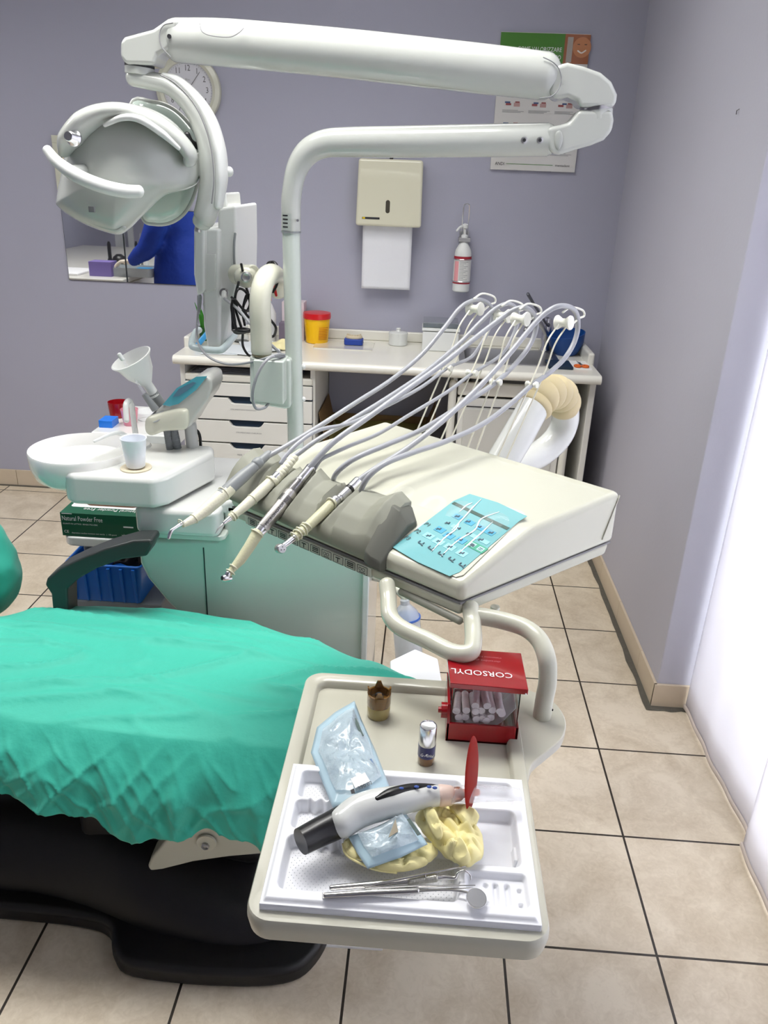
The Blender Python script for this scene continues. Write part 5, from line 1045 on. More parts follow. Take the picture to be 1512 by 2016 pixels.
# hose arms (whips)
BASES = [at(828, 843, z=1.068), at(876, 858, z=1.068), at(928, 877, z=1.068), at(988, 892, z=1.068)]
PUL = [(935, 608), (990, 622), (1025, 628), (1110, 635)]
CLIPS = [(920, 738), (930, 738), (976, 756), (1048, 758)]
LOWC = [(880, 725), (929, 734), (976, 752), (1047, 757)]
WM_ = mat('ivory_wire', s2l(222, 220, 202), 0.3, coat=0.4)
PUW = mat('ivory_pulley', s2l(240, 240, 228), 0.35)
for k in range(4):
    b = BASES[k]; pu, pv = PUL[k]; bu, bv = [(828, 843), (876, 858), (928, 877), (988, 892)][k]
    for j, dx in enumerate((-8, 9)):
        st = (bu+dx, bv+(-2 if j == 0 else 3))
        en = (pu-11+j*15, pv+4+j*5)
        mid = (lerp(st[0], en[0], 0.62), lerp(st[1], en[1], 0.62))
        if k in (0, 1, 2, 3): md2 = (lerp(st[0], en[0], 0.88)-8, lerp(st[1], en[1], 0.86))
        p3 = [atp(*st, b, FD)-V((0, 0, 0.012)), atp(*mid, b, FD), atp(*md2, b, FD), atp(*en, b, FD)]
        obj('hose_arm', MB().tube(cr(p3, 8), 0.0017, 8), WM_, hu)
    c = atp(pu, pv, b, FD); ax = (FD+V((0, 0, 0.1))).normalized()
    obj('pulley', MB().lathe([(0.004, -0.017), (0.0135, -0.0155), (0.014, -0.013), (0.008, -0.004), (0.008, 0.004), (0.014, 0.013), (0.0135, 0.0155), (0.004, 0.017)], c, ax, 28), PUW, hu)
    lp = [atp(pu+14, pv+6, b, FD), atp(pu+30, pv-8, b, FD), atp(pu+40, pv-13, b, FD), atp(pu+37, pv-24, b, FD), atp(pu+15, pv-30, b, FD), atp(pu-2, pv-20, b, FD)]
    obj('guide_loop', MB().tube(cr(lp, 5), 0.0021, 8), PUW, hu)
    lu, lv = LOWC[k]; c = atp(lu, lv, b, FD)
    obj('hose_clip', MB().lathe([(0.006, -0.012), (0.0065, -0.008), (0.003, -0.003), (0.003, 0.003), (0.0065, 0.008), (0.006, 0.012)], c, ax, 20), PUW, hu)
# support arm behind the head
sa = [at(u, v, y=yy) for u, v, yy in ((955, 985, 1.50), (985, 915, 1.53), (1018, 860, 1.56), (1052, 800, 1.6))]
obj('support_arm_front', MB().tube(sa, [0.033, 0.033, 0.033, 0.032], 28), WHITE, hu)
elb = cr([at(u, v, y=yy) for u, v, yy in ((1048, 806, 1.6), (1066, 783, 1.62), (1087, 772, 1.66), (1104, 778, 1.70), (1112, 800, 1.74))], 18)
mb = MB(); rs = []; n = len(elb)
for i in range(n): rs.append(elb[i])
radl = [0.0325+0.0055*abs(math.sin(i/(n-1)*math.pi*6))**0.7 for i in range(n)]
mb.tube(elb, radl, 28); obj('corrugated_elbow', mb, mat('yellowed_rubber', s2l(205, 190, 150), 0.5), hu)
sb_ = cr([at(u, v, y=yy) for u, v, yy in ((1112, 796, 1.74), (1112, 830, 1.76), (1098, 862, 1.76), (1068, 890, 1.74), (1030, 910, 1.7), (960, 940, 1.65), (900, 980, 1.6))], 6)
obj('support_arm_rear', MB().tube(sb_, 0.031, 24), WHITE, hu)
obj('swivel_link', MB().tube([at(955, 985, y=1.50), hp(0.6, 0.7, 0.93), hp(0.6, 0.5, 0.935)], 0.026, 20), CREAMD, hu)
obj('swivel_hub', MB().cyl(hp(0.6, 0.5, 0.905), hp(0.6, 0.5, 0.953), 0.045, seg=32), CREAMD, hu, bevel=0.006)

# ================================================================== HANDPIECES AND HOSES
HOSES = [
 [(515, 905), (560, 880), (630, 838), (700, 793), (770, 748), (830, 698), (875, 645), (905, 607), (930, 592), (952, 592), (967, 604), (970, 622), (962, 650), (945, 680), (925, 705), (882, 724), (830, 762), (760, 800), (690, 833), (630, 846), (590, 870), (565, 895), (553, 912)],
 [(578, 900), (625, 866), (690, 828), (760, 785), (830, 738), (900, 680), (945, 635), (975, 608), (1000, 598), (1016, 608), (1020, 630), (1008, 665), (985, 700), (930, 735), (880, 772), (806, 817), (747, 853), (690, 877), (655, 893), (632, 905), (618, 925)],
 [(605, 925), (655, 872), (720, 825), (800, 768), (870, 718), (940, 662), (985, 628), (1012, 610), (1034, 606), (1050, 618), (1056, 640), (1048, 670), (1025, 705), (976, 753), (905, 800), (830, 846), (760, 876), (710, 897), (680, 915), (660, 935), (654, 955)],
 [(700, 950), (740, 922), (800, 884), (870, 830), (940, 765), (1000, 700), (1050, 640), (1080, 612), (1106, 602), (1130, 610), (1138, 635), (1132, 670), (1112, 705), (1080, 735), (1047, 758), (1005, 795), (950, 835), (880, 868), (810, 892), (760, 912), (728, 936), (712, 962), (710, 980)]]
PK = [9, 8, 8, 8]; LK = [15, 13, 13, 14]
LAB = ['three-way syringe handpiece with grey grip, leftmost on the rest', 'thin scaler handpiece with ribbed latex collar, second from left on the rest', 'steel micromotor with latex-sleeved contra-angle tip, third on the rest', 'turbine handpiece with round chrome head, nearest to the keypad']
RT_OFF = [0.075, 0.05, 0.035, 0.02]
def hand_thing(k, name):
    return thing(name, ANCH[k], LAB[k], 'dental handpiece', 'handpieces on the instrument rest')
def hpl(k, u, v, lift=0): return atp(u, v, ANCH[k], FD)+V((0, 0, lift))
NMS = ['air_water_syringe', 'scaler_handpiece', 'micromotor_handpiece', 'turbine_handpiece']
HT = []
for k in range(4):
    t = hand_thing(k, NMS[k]); HT.append(t); pts = []
    for i, (u, v) in enumerate(HOSES[k]):
        if i <= PK[k]: f = i/PK[k]; anc = lerp(ANCH[k], BASES[k], f)
        elif i <= LK[k]: anc = BASES[k]
        else: f = (i-LK[k])/(len(HOSES[k])-1-LK[k]); anc = lerp(BASES[k], ANCH[k]+FD*RT_OFF[k], f)
        p = atp(u, v, anc, FD)
        pts.append(p)
    obj('hose', MB().tube(cr(pts, 7), [(0, 0.0046), (0.45, 0.0044), (0.62, 0.0036), (1, 0.0036)] if k < 2 else [(0, 0.0052), (0.5, 0.005), (1, 0.0046)], 14), HOSE, t)
def seg(k, name, pts, r, m, t, s=20): return obj(name, MB().tube([hpl(k, u, v) for u, v in pts], r, s, round_ends=True), m, t)
# 1 syringe
t = HT[0]
seg(0, 'grip', [(530, 893), (505, 915), (478, 938), (436, 976)], [0.0065, 0.009, 0.0115, 0.0115], GREYP, t)
seg(0, 'collar', [(509, 910), (505, 914)], 0.0105, GREYP, t)
seg(0, 'latex_sleeve', [(452, 962), (440, 973), (405, 1004), (378, 1024), (360, 1033)], [0.0118, 0.012, 0.0108, 0.0075, 0.005], LATEX, t)
for (u, v, r) in ((441, 972, 0.0126), (382, 1021, 0.0085), (357, 1030, 0.0072)):
    c = hpl(0, u, v); dd = (hpl(0, 360, 1033)-hpl(0, 440, 973)).normalized(); q = V((0, 0, 1)).rotation_difference(dd)
    obj('sleeve_ring', MB().tube([c+q @ V((r*math.cos(a), r*math.sin(a), 0)) for a in [math.radians(z) for z in range(0, 361, 20)]], 0.0011, 6, round_ends=False), LATEX, t)
obj('nozzle', MB().tube(cr([hpl(0, 360, 1030), hpl(0, 347, 1038), hpl(0, 337, 1046), hpl(0, 332, 1060)], 5), [0.0042, 0.0032, 0.003, 0.0026], 14), CHROME, t)
# 2 scaler
t = HT[1]
mb = MB()
for i in range(9):
    a = (580-i*5.0, 901+i*5.6); mb.tube([hpl(1, *a), hpl(1, a[0]-2, a[1]+2.2)], 0.0078+0.0003*i, 18)
obj('ribbed_collar', mb, LATEX, t); seg(1, 'collar_core', [(580, 901), (538, 948)], 0.0074, LATEX, t)
seg(1, 'steel_band', [(547, 935), (536, 947)], 0.0082, CHROME, t)
seg(1, 'latex_sleeve', [(536, 946), (515, 967), (480, 998), (455, 1018)], [0.0095, 0.0105, 0.0085, 0.0065], LATEX, t)
for (u, v, r) in ((533, 948, 0.0112), (497, 983, 0.0098), (461, 1014, 0.0082), (457, 1018, 0.0078)):
    c = hpl(1, u, v); dd = (hpl(1, 455, 1018)-hpl(1, 536, 946)).normalized(); q = V((0, 0, 1)).rotation_difference(dd)
    obj('sleeve_ring', MB().tube([c+q @ V((r*math.cos(a), r*math.sin(a), 0)) for a in [math.radians(z) for z in range(0, 361, 20)]], 0.0012, 6, round_ends=False), LATEX, t)
seg(1, 'steel_neck', [(455, 1018), (441, 1030)], [0.0055, 0.0035], CHROME, t); seg(1, 'scaler_tip', [(441, 1030), (430, 1041), (424, 1050)], [0.0024, 0.0014, 0.0007], STEEL, t)
# 3 micromotor
t = HT[2]
seg(2, 'hose_ferrule', [(611, 921), (588, 950)], 0.0085, CHROME, t); seg(2, 'ferrule_seam', [(592, 945), (590, 947)], 0.0089, STEEL, t)
seg(2, 'coupling', [(590, 948), (572, 972)], 0.0092, DSTEEL, t)
seg(2, 'motor_body', [(572, 972), (548, 1003), (518, 1038)], [0.0118, 0.0122, 0.0108], mat('satin_nickel', (0.56, 0.54, 0.52), 0.34, metal=1), t)
seg(2, 'motor_nose', [(518, 1038), (508, 1050)], [0.0105, 0.0092], CHROME, t)
c0 = hpl(2, 566, 980); c1 = hpl(2, 520, 1036); dd = (c1-c0).normalized(); side = dd.cross((EYE-c0).normalized()).normalized(); upn = side.cross(dd).normalized()
text('engraving', 'MICROMOTOR C2', c1+upn*0.0122-side*0.003, -dd, side if (side.cross(-dd)).dot(upn) < 0 else -side, 0.0075, INK, t, lift=0)
rb = MB()
for i in range(8):
    f = i*0.028; p = lerp(c0, c1, f); q = V((0, 0, 1)).rotation_difference(dd); rb.tube([p+q @ V((0.0123*math.cos(a), 0.0123*math.sin(a), 0)) for a in [math.radians(z) for z in range(0, 361, 20)]], 0.0006, 5, round_ends=False)
obj('knurling', rb, DSTEEL, t)
seg(2, 'latex_sleeve', [(507, 1050), (490, 1078), (473, 1103), (458, 1120), (451, 1129)], [0.0104, 0.0094, 0.0086, 0.006, 0.0055], mat('aged_latex_sleeve', s2l(205, 203, 170), 0.45, bump=0.4, bscale=260), t)
for (u, v, r) in ((506, 1050, 0.0115), (460, 1116, 0.0072), (454, 1126, 0.0078)):
    c = hpl(2, u, v); dd2 = (hpl(2, 451, 1129)-hpl(2, 507, 1050)).normalized(); q = V((0, 0, 1)).rotation_difference(dd2)
    obj('sleeve_ring', MB().tube([c+q @ V((r*math.cos(a), r*math.sin(a), 0)) for a in [math.radians(z) for z in range(0, 361, 20)]], 0.0012, 6, round_ends=False), LATEX, t)
seg(2, 'contra_angle_neck', [(450, 1128), (447, 1134)], [0.005, 0.0045], CHROME, t)
hc = hpl(2, 446, 1138); obj('contra_angle_head', MB().lathe([(0.0048, -0.008), (0.0058, -0.005), (0.0058, 0.005), (0.0045, 0.0075), (0.003, 0.008)], hc, V((-0.75, -0.6, 0.25)), 24), CHROME, t)
obj('head_button', MB().lathe([(0.0036, 0.0078), (0.0036, 0.0088), (0.001, 0.009)], hc, V((-0.75, -0.6, 0.25)), 20), BLACK, t)
# 4 turbine
t = HT[3]
seg(3, 'hose_ferrule', [(704, 947), (688, 963)], 0.0082, CHROME, t); seg(3, 'ferrule_seam', [(689, 962), (687, 964)], 0.0086, BLACK, t)
seg(3, 'coupling', [(686, 965), (672, 979)], 0.0082, STEEL, t)
rb = MB()
for i in range(4): rb.tube([hpl(3, 662-i*3, 984+i*3.3), hpl(3, 661-i*3, 985+i*3.3)], 0.0088, 18)
seg(3, 'quick_joint', [(668, 981), (650, 996)], 0.0074, CHROME, t); obj('joint_rings', rb, STEEL, t)
seg(3, 'latex_sleeve', [(655, 990), (630, 1014), (600, 1042), (582, 1056)], [0.0088, 0.0088, 0.008, 0.0062], mat('aged_latex_sleeve', (0, 0, 0)), t)
for i, (u, v, r) in enumerate(((652, 991, 0.0098), (604, 1036, 0.009), (598, 1043, 0.0092), (592, 1046, 0.009), (586, 1052, 0.0088), (580, 1056, 0.0082))):
    c = hpl(3, u, v); dd2 = (hpl(3, 582, 1056)-hpl(3, 655, 990)).normalized()+V((0.15*math.sin(i*2), 0, 0.2*math.cos(i*3))); q = V((0, 0, 1)).rotation_difference(dd2)
    obj('sleeve_ring', MB().tube([c+q @ V((r*math.cos(a), r*math.sin(a), 0)) for a in [math.radians(z) for z in range(0, 361, 20)]], 0.0014, 6, round_ends=False), LATEX, t)
seg(3, 'turbine_neck', [(582, 1056), (566, 1069), (556, 1076)], [0.0052, 0.0048, 0.0046], CHROME, t)
hc = hpl(3, 552, 1080); hx = V((0.55, -0.75, 0.35)).normalized()
obj('turbine_head', MB().lathe([(0.006, -0.008), (0.0075, -0.006), (0.008, 0.004), (0.0068, 0.007), (0.0066, 0.0072)], hc, hx, 28), STEEL, t)
obj('head_cap', MB().lathe([(0.0064, 0.0068), (0.0062, 0.0086), (0.001, 0.009)], hc, hx, 24), mat('cap_white', s2l(226, 226, 230), 0.25), t)
cm = MB(); q = V((0, 0, 1)).rotation_difference(hx)
for a in (0, 120, 240):
    d = q @ V((math.cos(math.radians(a)), math.sin(math.radians(a)), 0)); cm.cyl(hc+d*0.003+hx*0.0085, hc+d*0.003+hx*0.0093, 0.0009, seg=8)
obj('cap_holes', cm, INK, t)

# ================================================================== ON THE TRAY TABLE
ZT = TZ-0.0108
obj('tray_liner', MB().prism([V((p.x, p.y, ZT)) for p in rrect(-0.1375, 0.5735, 0.1465, 0.78, 0.006, 4)], (0, 0, 0.0043)), mat('navy_liner', s2l(10, 14, 36), 0.5), label='dark navy tray lying under the white instrument tray', cat='tray', bevel=0.001)
# white moulded instrument tray as one moulded sheet
IX0, IX1, IY0, IY1 = -0.1395, 0.1485, 0.580, 0.790
IW, IH = IX1-IX0, IY1-IY0; ZI0 = ZT+0.0045; RIM = 0.0185
def sdr(x, y, x0, y0, x1, y1, r):
    dx = max(x0+r-x, x-(x1-r)); dy = max(y0+r-y, y-(y1-r)); return math.hypot(max(dx, 0), max(dy, 0))+min(max(dx, dy), 0)-r
def sstep(a, b, x): t = max(0, min(1, (x-a)/(b-a))); return t*t*(3-2*t)
def tray_h(x, y):
    h = RIM
    wav = 0.0032*math.sin(x*2*math.pi/0.0135) if 0.03 < x < 0.125 else 0
    recs = [(0.014, 0.150, 0.212, 0.196, 0.008), (0.014, 0.101+wav*0, 0.212, 0.146, 0.008), (0.014, 0.017, 0.205, 0.092, 0.010), (0.219, 0.068, 0.274, 0.152, 0.009), (0.219, 0.16, 0.274, 0.198, 0.008)]
    for i, (x0, y0, x1, y1, r) in enumerate(recs):
        if i == 0: y0 += wav
        if i == 1: y0 += wav; y1 += wav*0.8
        if i == 2: y1 += wav
        d = sdr(x, y, x0, y0, x1, y1, r); h = min(h, 0.002+(RIM-0.002)*sstep(-0.0045, 0.0005, d))
    d = sdr(x, y, 0.212, 0.016, 0.278, 0.060, 0.006); h = min(h, 0.0105+(RIM-0.0105)*sstep(-0.003, 0, d))
    for cx, cy in ((0.22, 0.026), (0.22, 0.041), (0.234, 0.026), (0.234, 0.048), (0.27, 0.026), (0.27, 0.044)):
        d = math.hypot(x-cx, y-cy)-0.0046; h = min(h, 0.006+(RIM-0.006)*sstep(-0.003, 0.0, d)) if d < 0 else h
    for cx in (0.2445, 0.257):
        d = sdr(x, y, cx-0.0035, 0.022, cx+0.0035, 0.052, 0.0034); h = min(h, 0.0055+0.005*sstep(-0.002, 0.0, d)) if d < 0 else h
    if 0.268 < x < 0.274 and 0.085 < y < 0.105: h = max(h, 0.010)
    # outer bead
    e = min(x, IW-x, y, IH-y); h -= 0.004*sstep(0.0065, 0.0025, e) if e < 0.0065 else 0
    return h
NXg, NYg = 250, 190
mb = MB(); rr = 0.006
def trp(u, v):
    x = u*IW; y = v*IH; return V((IX0+x, IY0+y, ZI0+tray_h(x, y)))
mb.grid(trp, NXg, NYg)
edge = [i for i in range(NXg)]+[j*NXg+NXg-1 for j in range(1, NYg)]+[(NYg-1)*NXg+i for i in range(NXg-2, -1, -1)]+[j*NXg for j in range(NYg-2, 0, -1)]
n0 = len(mb.v); mb.v += [V((mb.v[i].x, mb.v[i].y, ZI0+0.005)) for i in edge]
for a in range(len(edge)): b2 = (a+1) % len(edge); mb.f.append((edge[a], edge[b2], n0+b2, n0+a))
TRM = mat('tray_white_plastic', s2l(240, 241, 246), 0.35)
it = obj('instrument_tray', mb, TRM, label='white moulded plastic instrument tray with divided compartments', cat='instrument tray', ang=180)
dots = MB()
for i in range(64):
    for j in range(18):
        if (i+j) % 2 == 0: p = V((IX0+0.022+i*0.0028, IY0+0.026+j*0.0034, ZI0+0.0021)); dots.box(p-V((0.0005, 0.0005, 0.0003)), p+V((0.0005, 0.0005, 0.0004)))
for r0, rows in ((0.108, 10), (0.158, 9)):
    for i in range(10):
        for j in range(rows):
            if (i+j) % 2 == 0: p = V((IX0+0.021+i*0.0028, IY0+r0+j*0.0034, ZI0+0.0021)); dots.box(p-V((0.0005, 0.0005, 0.0003)), p+V((0.0005, 0.0005, 0.0004)))
obj('embossed_dots', dots, mat('tray_emboss', s2l(222, 224, 230), 0.4), it, smooth=False, kind='stuff')
text('moulded_lettering', 'VENIER', V((IX0+0.2155, IY0+0.062, ZI0+RIM)), NY, -NX, 0.011, mat('tray_letter', s2l(216, 218, 224), 0.4), it)
# helper: point above the tray/table
def tp(u, v, z): return at(u, v, z=z)
# sterilisation pouches
BLUEP = mat('pouch_blue_edge', s2l(186, 214, 228), 0.35, alpha=0.92, coat=0.3)
FILM = mat('pouch_film', s2l(205, 220, 228), 0.06, alpha=0.6, coat=1, bump=0.9, bscale=60, bdist=0.006)
def pouch(name, label, px, zz, inner, seed, crumple, strip, marks):
    t = thing(name, tp(*px[0], zz[0]), label, 'pouch', 'sterilisation pouches on the tray')
    o3 = [tp(u, v, z) for (u, v), z in zip(px, zz)]
    f = lambda p, e: p+V((0, 0, crumple*nz(p+V((seed, 0, 0)), 26)*min(1, e*3)+0.006*math.sin(math.pi*min(1, e))))
    obj('paper_backing', MB().sheet(dense(o3, 6), f, 12), BLUEP, t, solid=0.0004, ang=180)
    c = sum(o3, V())/len(o3)
    i3_ = [lerp(p, c, inner) for p in o3]
    f2 = lambda p, e: p+V((0, 0, 0.003+crumple*nz(p+V((seed, 0, 0)), 26)+0.006*math.sin(math.pi*min(1, inner+e*(1-inner)))+0.005*e*(0.6+abs(nz(p, 60)))+0.004*ridge(p, 45)**6*min(1, e*4)))
    obj('clear_window', MB().sheet(dense(i3_, 7), f2, 16), FILM, t, ang=60)
    for nm, m, q in strip:
        obj(nm, MB().prism([tp(u, v, z)+V((0, 0, 0.009)) for u, v, z in q], (0, 0, 0.0006)), m, t, smooth=False)
    return t
DGS = mat('indicator_strip', s2l(64, 84, 80), 0.5)
zA = 0.868
p1 = pouch('sterilisation_pouch', 'large pale blue sterilisation pouch lying across the table above the tray', [(612, 1482), (624, 1432), (660, 1402), (698, 1380), (712, 1418), (740, 1480), (768, 1552), (740, 1572), (700, 1592), (655, 1590), (635, 1540)], [0.856, 0.862, 0.87, 0.875, 0.86, 0.858, 0.862, 0.868, 0.868, 0.862, 0.855], 0.2, 1.0, 0.008,
    [('indicator_strip', DGS, [(695, 1426, .868), (701, 1425, .868), (716, 1460, .866), (711, 1462, .866)]), ('paper_tag', PAPER, [(690, 1545, .870), (718, 1533, .870), (728, 1550, .870), (699, 1564, .870)])], None)
text('tag_print', '390 02', tp(706, 1556, .8805), (tp(724, 1548, .8805)-tp(706, 1556, .8805)), (tp(700, 1544, .8805)-tp(706, 1556, .8805)), 0.008, INK, p1, sx=0.9)
obj('tag_mark', MB().prism([tp(u, v, .8800) for u, v in ((690, 1556), (697, 1553), (699, 1562), (692, 1563))], (0, 0, 0.0006)), INK, p1, smooth=False)
obj('edge_print', MB().prism([tp(u, v, .8715) for u, v in ((728, 1495), (731, 1494), (746, 1523), (743, 1524))], (0, 0, 0.0006)), mat('pouch_print', s2l(90, 120, 160), 0.5), p1, smooth=False)
# curing light
YC2 = 0
cl = thing('curing_light', tp(760, 1620, 0.853), 'black and white curing light with an orange shield lying on the tray', 'curing light')
def ct_(u, v, z): return tp(u, v, z)
rear_ = [ct_(592, 1657, 0.878), ct_(625, 1640, 0.878), ct_(662, 1622, 0.88), ct_(700, 1600, 0.885)]
obj('battery_sleeve', MB().tube(cr(rear_, 5), [0.0145, 0.0155, 0.0165, 0.0165], 28, round_ends=False), BLACKG, cl)
mid_ = [ct_(672, 1621, 0.884), ct_(705, 1598, 0.888), ct_(745, 1585, 0.891), ct_(790, 1576, 0.893), ct_(835, 1568, 0.894), ct_(876, 1566, 0.894)]
obj('white_housing', MB().tube(cr(mid_, 6), [0.0165, 0.0185, 0.0185, 0.0165, 0.0135, 0.011], 28), WHITE, cl)
bt_ = [ct_(742, 1572, 0.907), ct_(770, 1560, 0.908), ct_(810, 1552, 0.906), ct_(850, 1552, 0.902), ct_(875, 1555, 0.899)]
obj('button_panel', MB().tube(cr(bt_, 6), [0.003, 0.006, 0.0065, 0.006, 0.004], 14, flat=0.7, up=(0, 0, 1)), BLACKG, cl)
for (u, v) in ((790, 1552), (820, 1549), (845, 1549), (856, 1551)):
    obj('button', MB().ball(ct_(u, v, 0.911), (0.003, 0.002, 0.0015), 10), mat('button_blue', s2l(60, 90, 170), 0.3), cl)
obj('pale_neck', MB().tube([ct_(868, 1566, 0.894), ct_(884, 1566, 0.894)], [0.0125, 0.0115], 24), mat('peach_plastic', s2l(232, 208, 196), 0.35), cl)
obj('metal_collar', MB().tube([ct_(886, 1566, 0.894), ct_(902, 1563, 0.894)], 0.0085, 20), mat('copper_tint_steel', s2l(200, 140, 120), 0.2, metal=0.8), cl)
obj('light_guide', MB().tube([ct_(900, 1563, 0.894), ct_(918, 1562, 0.893), ct_(940, 1560, 0.892)], [0.0055, 0.005, 0.004], 16), mat('amber_glass', s2l(220, 110, 70), 0.08, coat=1), cl)
# oval shield standing upright across the guide
sc0 = ct_(931, 1560, 0.892); ORS = mat('orange_red_shield', s2l(140, 20, 8), 0.55, ior=1.15)
sh_ = []
topz = 0.965; wdt = 0.03
for k in range(40):
    a = 2*math.pi*k/40; sh_.append(sc0+V((-0.004+0.0085*math.cos(a)-0.004*math.sin(a), 0.027*math.cos(a), 0.027+0.049*math.sin(a))))
mb = MB(); mb.pebble(sh_, V((0.004, 0, 0)), V((0.0015, 0, 0)), 6); obj('shield', mb, ORS, cl, label='oval orange-red light shield')
obj('shield_clip', MB().lathe([(0.013, -0.002), (0.013, 0.002)], sc0+V((-0.006, 0, 0.002)), NX, 28), mat('dark_rubber', s2l(50, 44, 44), 0.5), cl)
slv2 = cr([ct_(884, 1566, 0.894), ct_(915, 1564, 0.893), ct_(950, 1562, 0.888), ct_(985, 1562, 0.882), ct_(1024, 1565, 0.878)], 5)
obj('clear_sleeve', MB().tube(slv2, [0.0125, 0.0125, 0.012, 0.011, 0.009], 16, flat=0.7, up=(0, 0, 1), round_ends=False), mat('sleeve_film', (0.95, 0.96, 0.98), 0.06, alpha=0.3, coat=1, bump=0.8, bscale=90), cl)
# gloves: crumpled latex with fingers
LATG = mat('yellow_latex', s2l(244, 233, 170), 0.5, bump=0.25, bscale=90, sub=0.05)
def glove(name, label, px, z0, hgt, seed, fingers, cuff=None):
    t = thing(name, tp(*px[0], z0), label, 'glove', 'yellow latex gloves on the tray')
    o3 = cr([tp(u, v, z0) for u, v in px], 8, closed=True)
    def f(p, e):
        w = V((nz(p+V((seed, 0, 0)), 35), nz(p+V((0, seed, 0)), 35), 0))*0.012
        cre = abs(nz(p+w+V((seed, seed, 0)), 38)); cre2 = abs(nz(p-w+V((2*seed, 0, 1)), 80))
        return p+V((0.004*nz(p, 60), 0.004*nz(p+V((4, 0, 0)), 60), hgt*min(1, e*2.5)**0.5*(0.35+1.5*cre)+0.006*cre2))
    obj('palm', MB().sheet(o3, f, 26), LATG, t, solid=0.0006, ang=28)
    for i, fg in enumerate(fingers):
        fo_ = cr([tp(u, v, z) for u, v, z in fg], 5, closed=True)
        def ff(p, e): return p+V((0, 0, 0.005*min(1, e*3)**0.5*(0.5+1.6*abs(nz(p+V((seed+i, 0, 0)), 70)))))
        obj('finger', MB().sheet(fo_, ff, 9), LATG, t, solid=0.0006, ang=28)
    if cuff: obj('rolled_cuff', MB().tube(cr([tp(u, v, z) for u, v, z in cuff], 6), 0.0014, 8), LATG, t)
    return t
glove('latex_glove', 'yellow latex glove lying flat under the small pouch on the tray', [(676, 1662), (690, 1655), (720, 1665), (790, 1670), (855, 1665), (858, 1690), (820, 1705), (795, 1716), (745, 1712), (700, 1690), (682, 1680)], 0.859, 0.008, 1.3, [[(740, 1692, .864), (775, 1694, .866), (835, 1690, .866), (838, 1704, .863), (795, 1716, .863), (745, 1712, .863)], [(676, 1660, .864), (700, 1655, .868), (712, 1672, .868), (700, 1692, .864), (682, 1684, .863)]], [(675, 1662, .864), (680, 1680, .864), (700, 1695, .863), (740, 1712, .862), (780, 1718, .862)])
pouch('sterilisation_pouch', 'small pale blue sterilisation pouch lying on the gloves in the tray', [(686, 1648), (740, 1628), (798, 1600), (818, 1625), (842, 1662), (790, 1688), (724, 1711), (703, 1680)], [0.874, 0.878, 0.884, 0.884, 0.88, 0.876, 0.868, 0.87], 0.22, 7.0, 0.006,
    [('indicator_strip', DGS, [(800, 1626, .884), (806, 1624, .884), (828, 1655, .883), (821, 1658, .883)]), ('torn_slit', mat('slit_dark', s2l(150, 140, 120), 0.6), [(778, 1625, .884), (783, 1650, .883), (764, 1662, .882)])], None)
glove('latex_glove', 'bunched yellow latex glove heaped right of the small pouch, below the shield', [(818, 1610), (832, 1588), (850, 1573), (878, 1590), (905, 1612), (940, 1632), (951, 1658), (948, 1685), (925, 1706), (893, 1700), (866, 1678), (845, 1652)], 0.866, 0.018, 4.1, [[(884, 1586, .878), (912, 1584, .882), (940, 1600, .88), (938, 1618, .874), (920, 1630, .876), (900, 1608, .88)], [(834, 1598, .884), (852, 1590, .888), (872, 1640, .886), (858, 1652, .88)], [(878, 1662, .876), (905, 1650, .884), (926, 1690, .876), (905, 1704, .87)]], [(893, 1590, .874), (925, 1592, .878), (941, 1605, .876), (936, 1622, .872)])
# hand instruments
INS = mat('polished_instrument', (0.62, 0.61, 0.6), 0.2, metal=1)
i1_ = thing('probe', tp(650, 1748, .86), 'steel dental probe with a knurled grip and hooked end on the tray', 'dental instrument', )
def tt(u, v, z=0.862): return tp(u, v, z)
obj('handle', MB().tube([tt(652, 1748, .8605), tt(730, 1742, .861), tt(806, 1735, .8615)], [0.0028, 0.0035, 0.0032], 16), INS, i1_)
kn_ = MB()
for i in range(16):
    u = 806+i*3.3; kn_.tube([tt(u, 1735-i*0.42, .8618), tt(u+2, 1735-i*0.42, .8618)], 0.0042, 10)
obj('knurled_grip', kn_, mat('worn_steel', (0.42, 0.41, 0.36), 0.35, metal=1), i1_)
obj('hooked_tip', MB().tube(cr([tt(858, 1729), tt(876, 1727), tt(895, 1728), tt(902, 1718, .866), tt(914, 1714, .868), tt(925, 1722, .865), tt(927, 1732, .862)], 6), [0.003, 0.0022, 0.0012, 0.0009, 0.0006], 10), INS, i1_)
i2_ = thing('tweezers', tp(655, 1765, .86), 'flat steel dental tweezers lying lowest on the tray', 'dental instrument')
obj('lower_arm', MB().hexa([tt(634, 1757, .8575), tt(634, 1768, .8575), tt(636, 1769, .8605), tt(636, 1757, .8605), tt(930, 1747, .8615), tt(930, 1749, .8615), tt(930, 1749, .862), tt(930, 1747, .862)]), INS, i2_, bevel=0.0004)
obj('upper_arm', MB().tube([tt(720, 1750, .863), tt(820, 1745, .864), tt(880, 1744, .864), tt(935, 1743, .863)], [0.0016, 0.0018, 0.0014, 0.0008], 8, flat=0.7), INS, i2_)
i3x = thing('dental_mirror', tp(640, 1760, .86), 'round dental mirror on a steel stem, right end of the instruments', 'dental instrument')
obj('handle', MB().tube([tt(640, 1763, .8635), tt(720, 1758, .864), tt(822, 1754, .864)], [0.0026, 0.0032, 0.0028], 14), INS, i3x)
obj('stem', MB().tube(cr([tt(822, 1754, .864), tt(870, 1752, .864), tt(905, 1754, .8645), tt(930, 1760, .865)], 5), 0.0012, 8), INS, i3x)
mc_ = tt(938, 1769, .865); ma_ = V((0.08, -0.22, 0.96)).normalized()
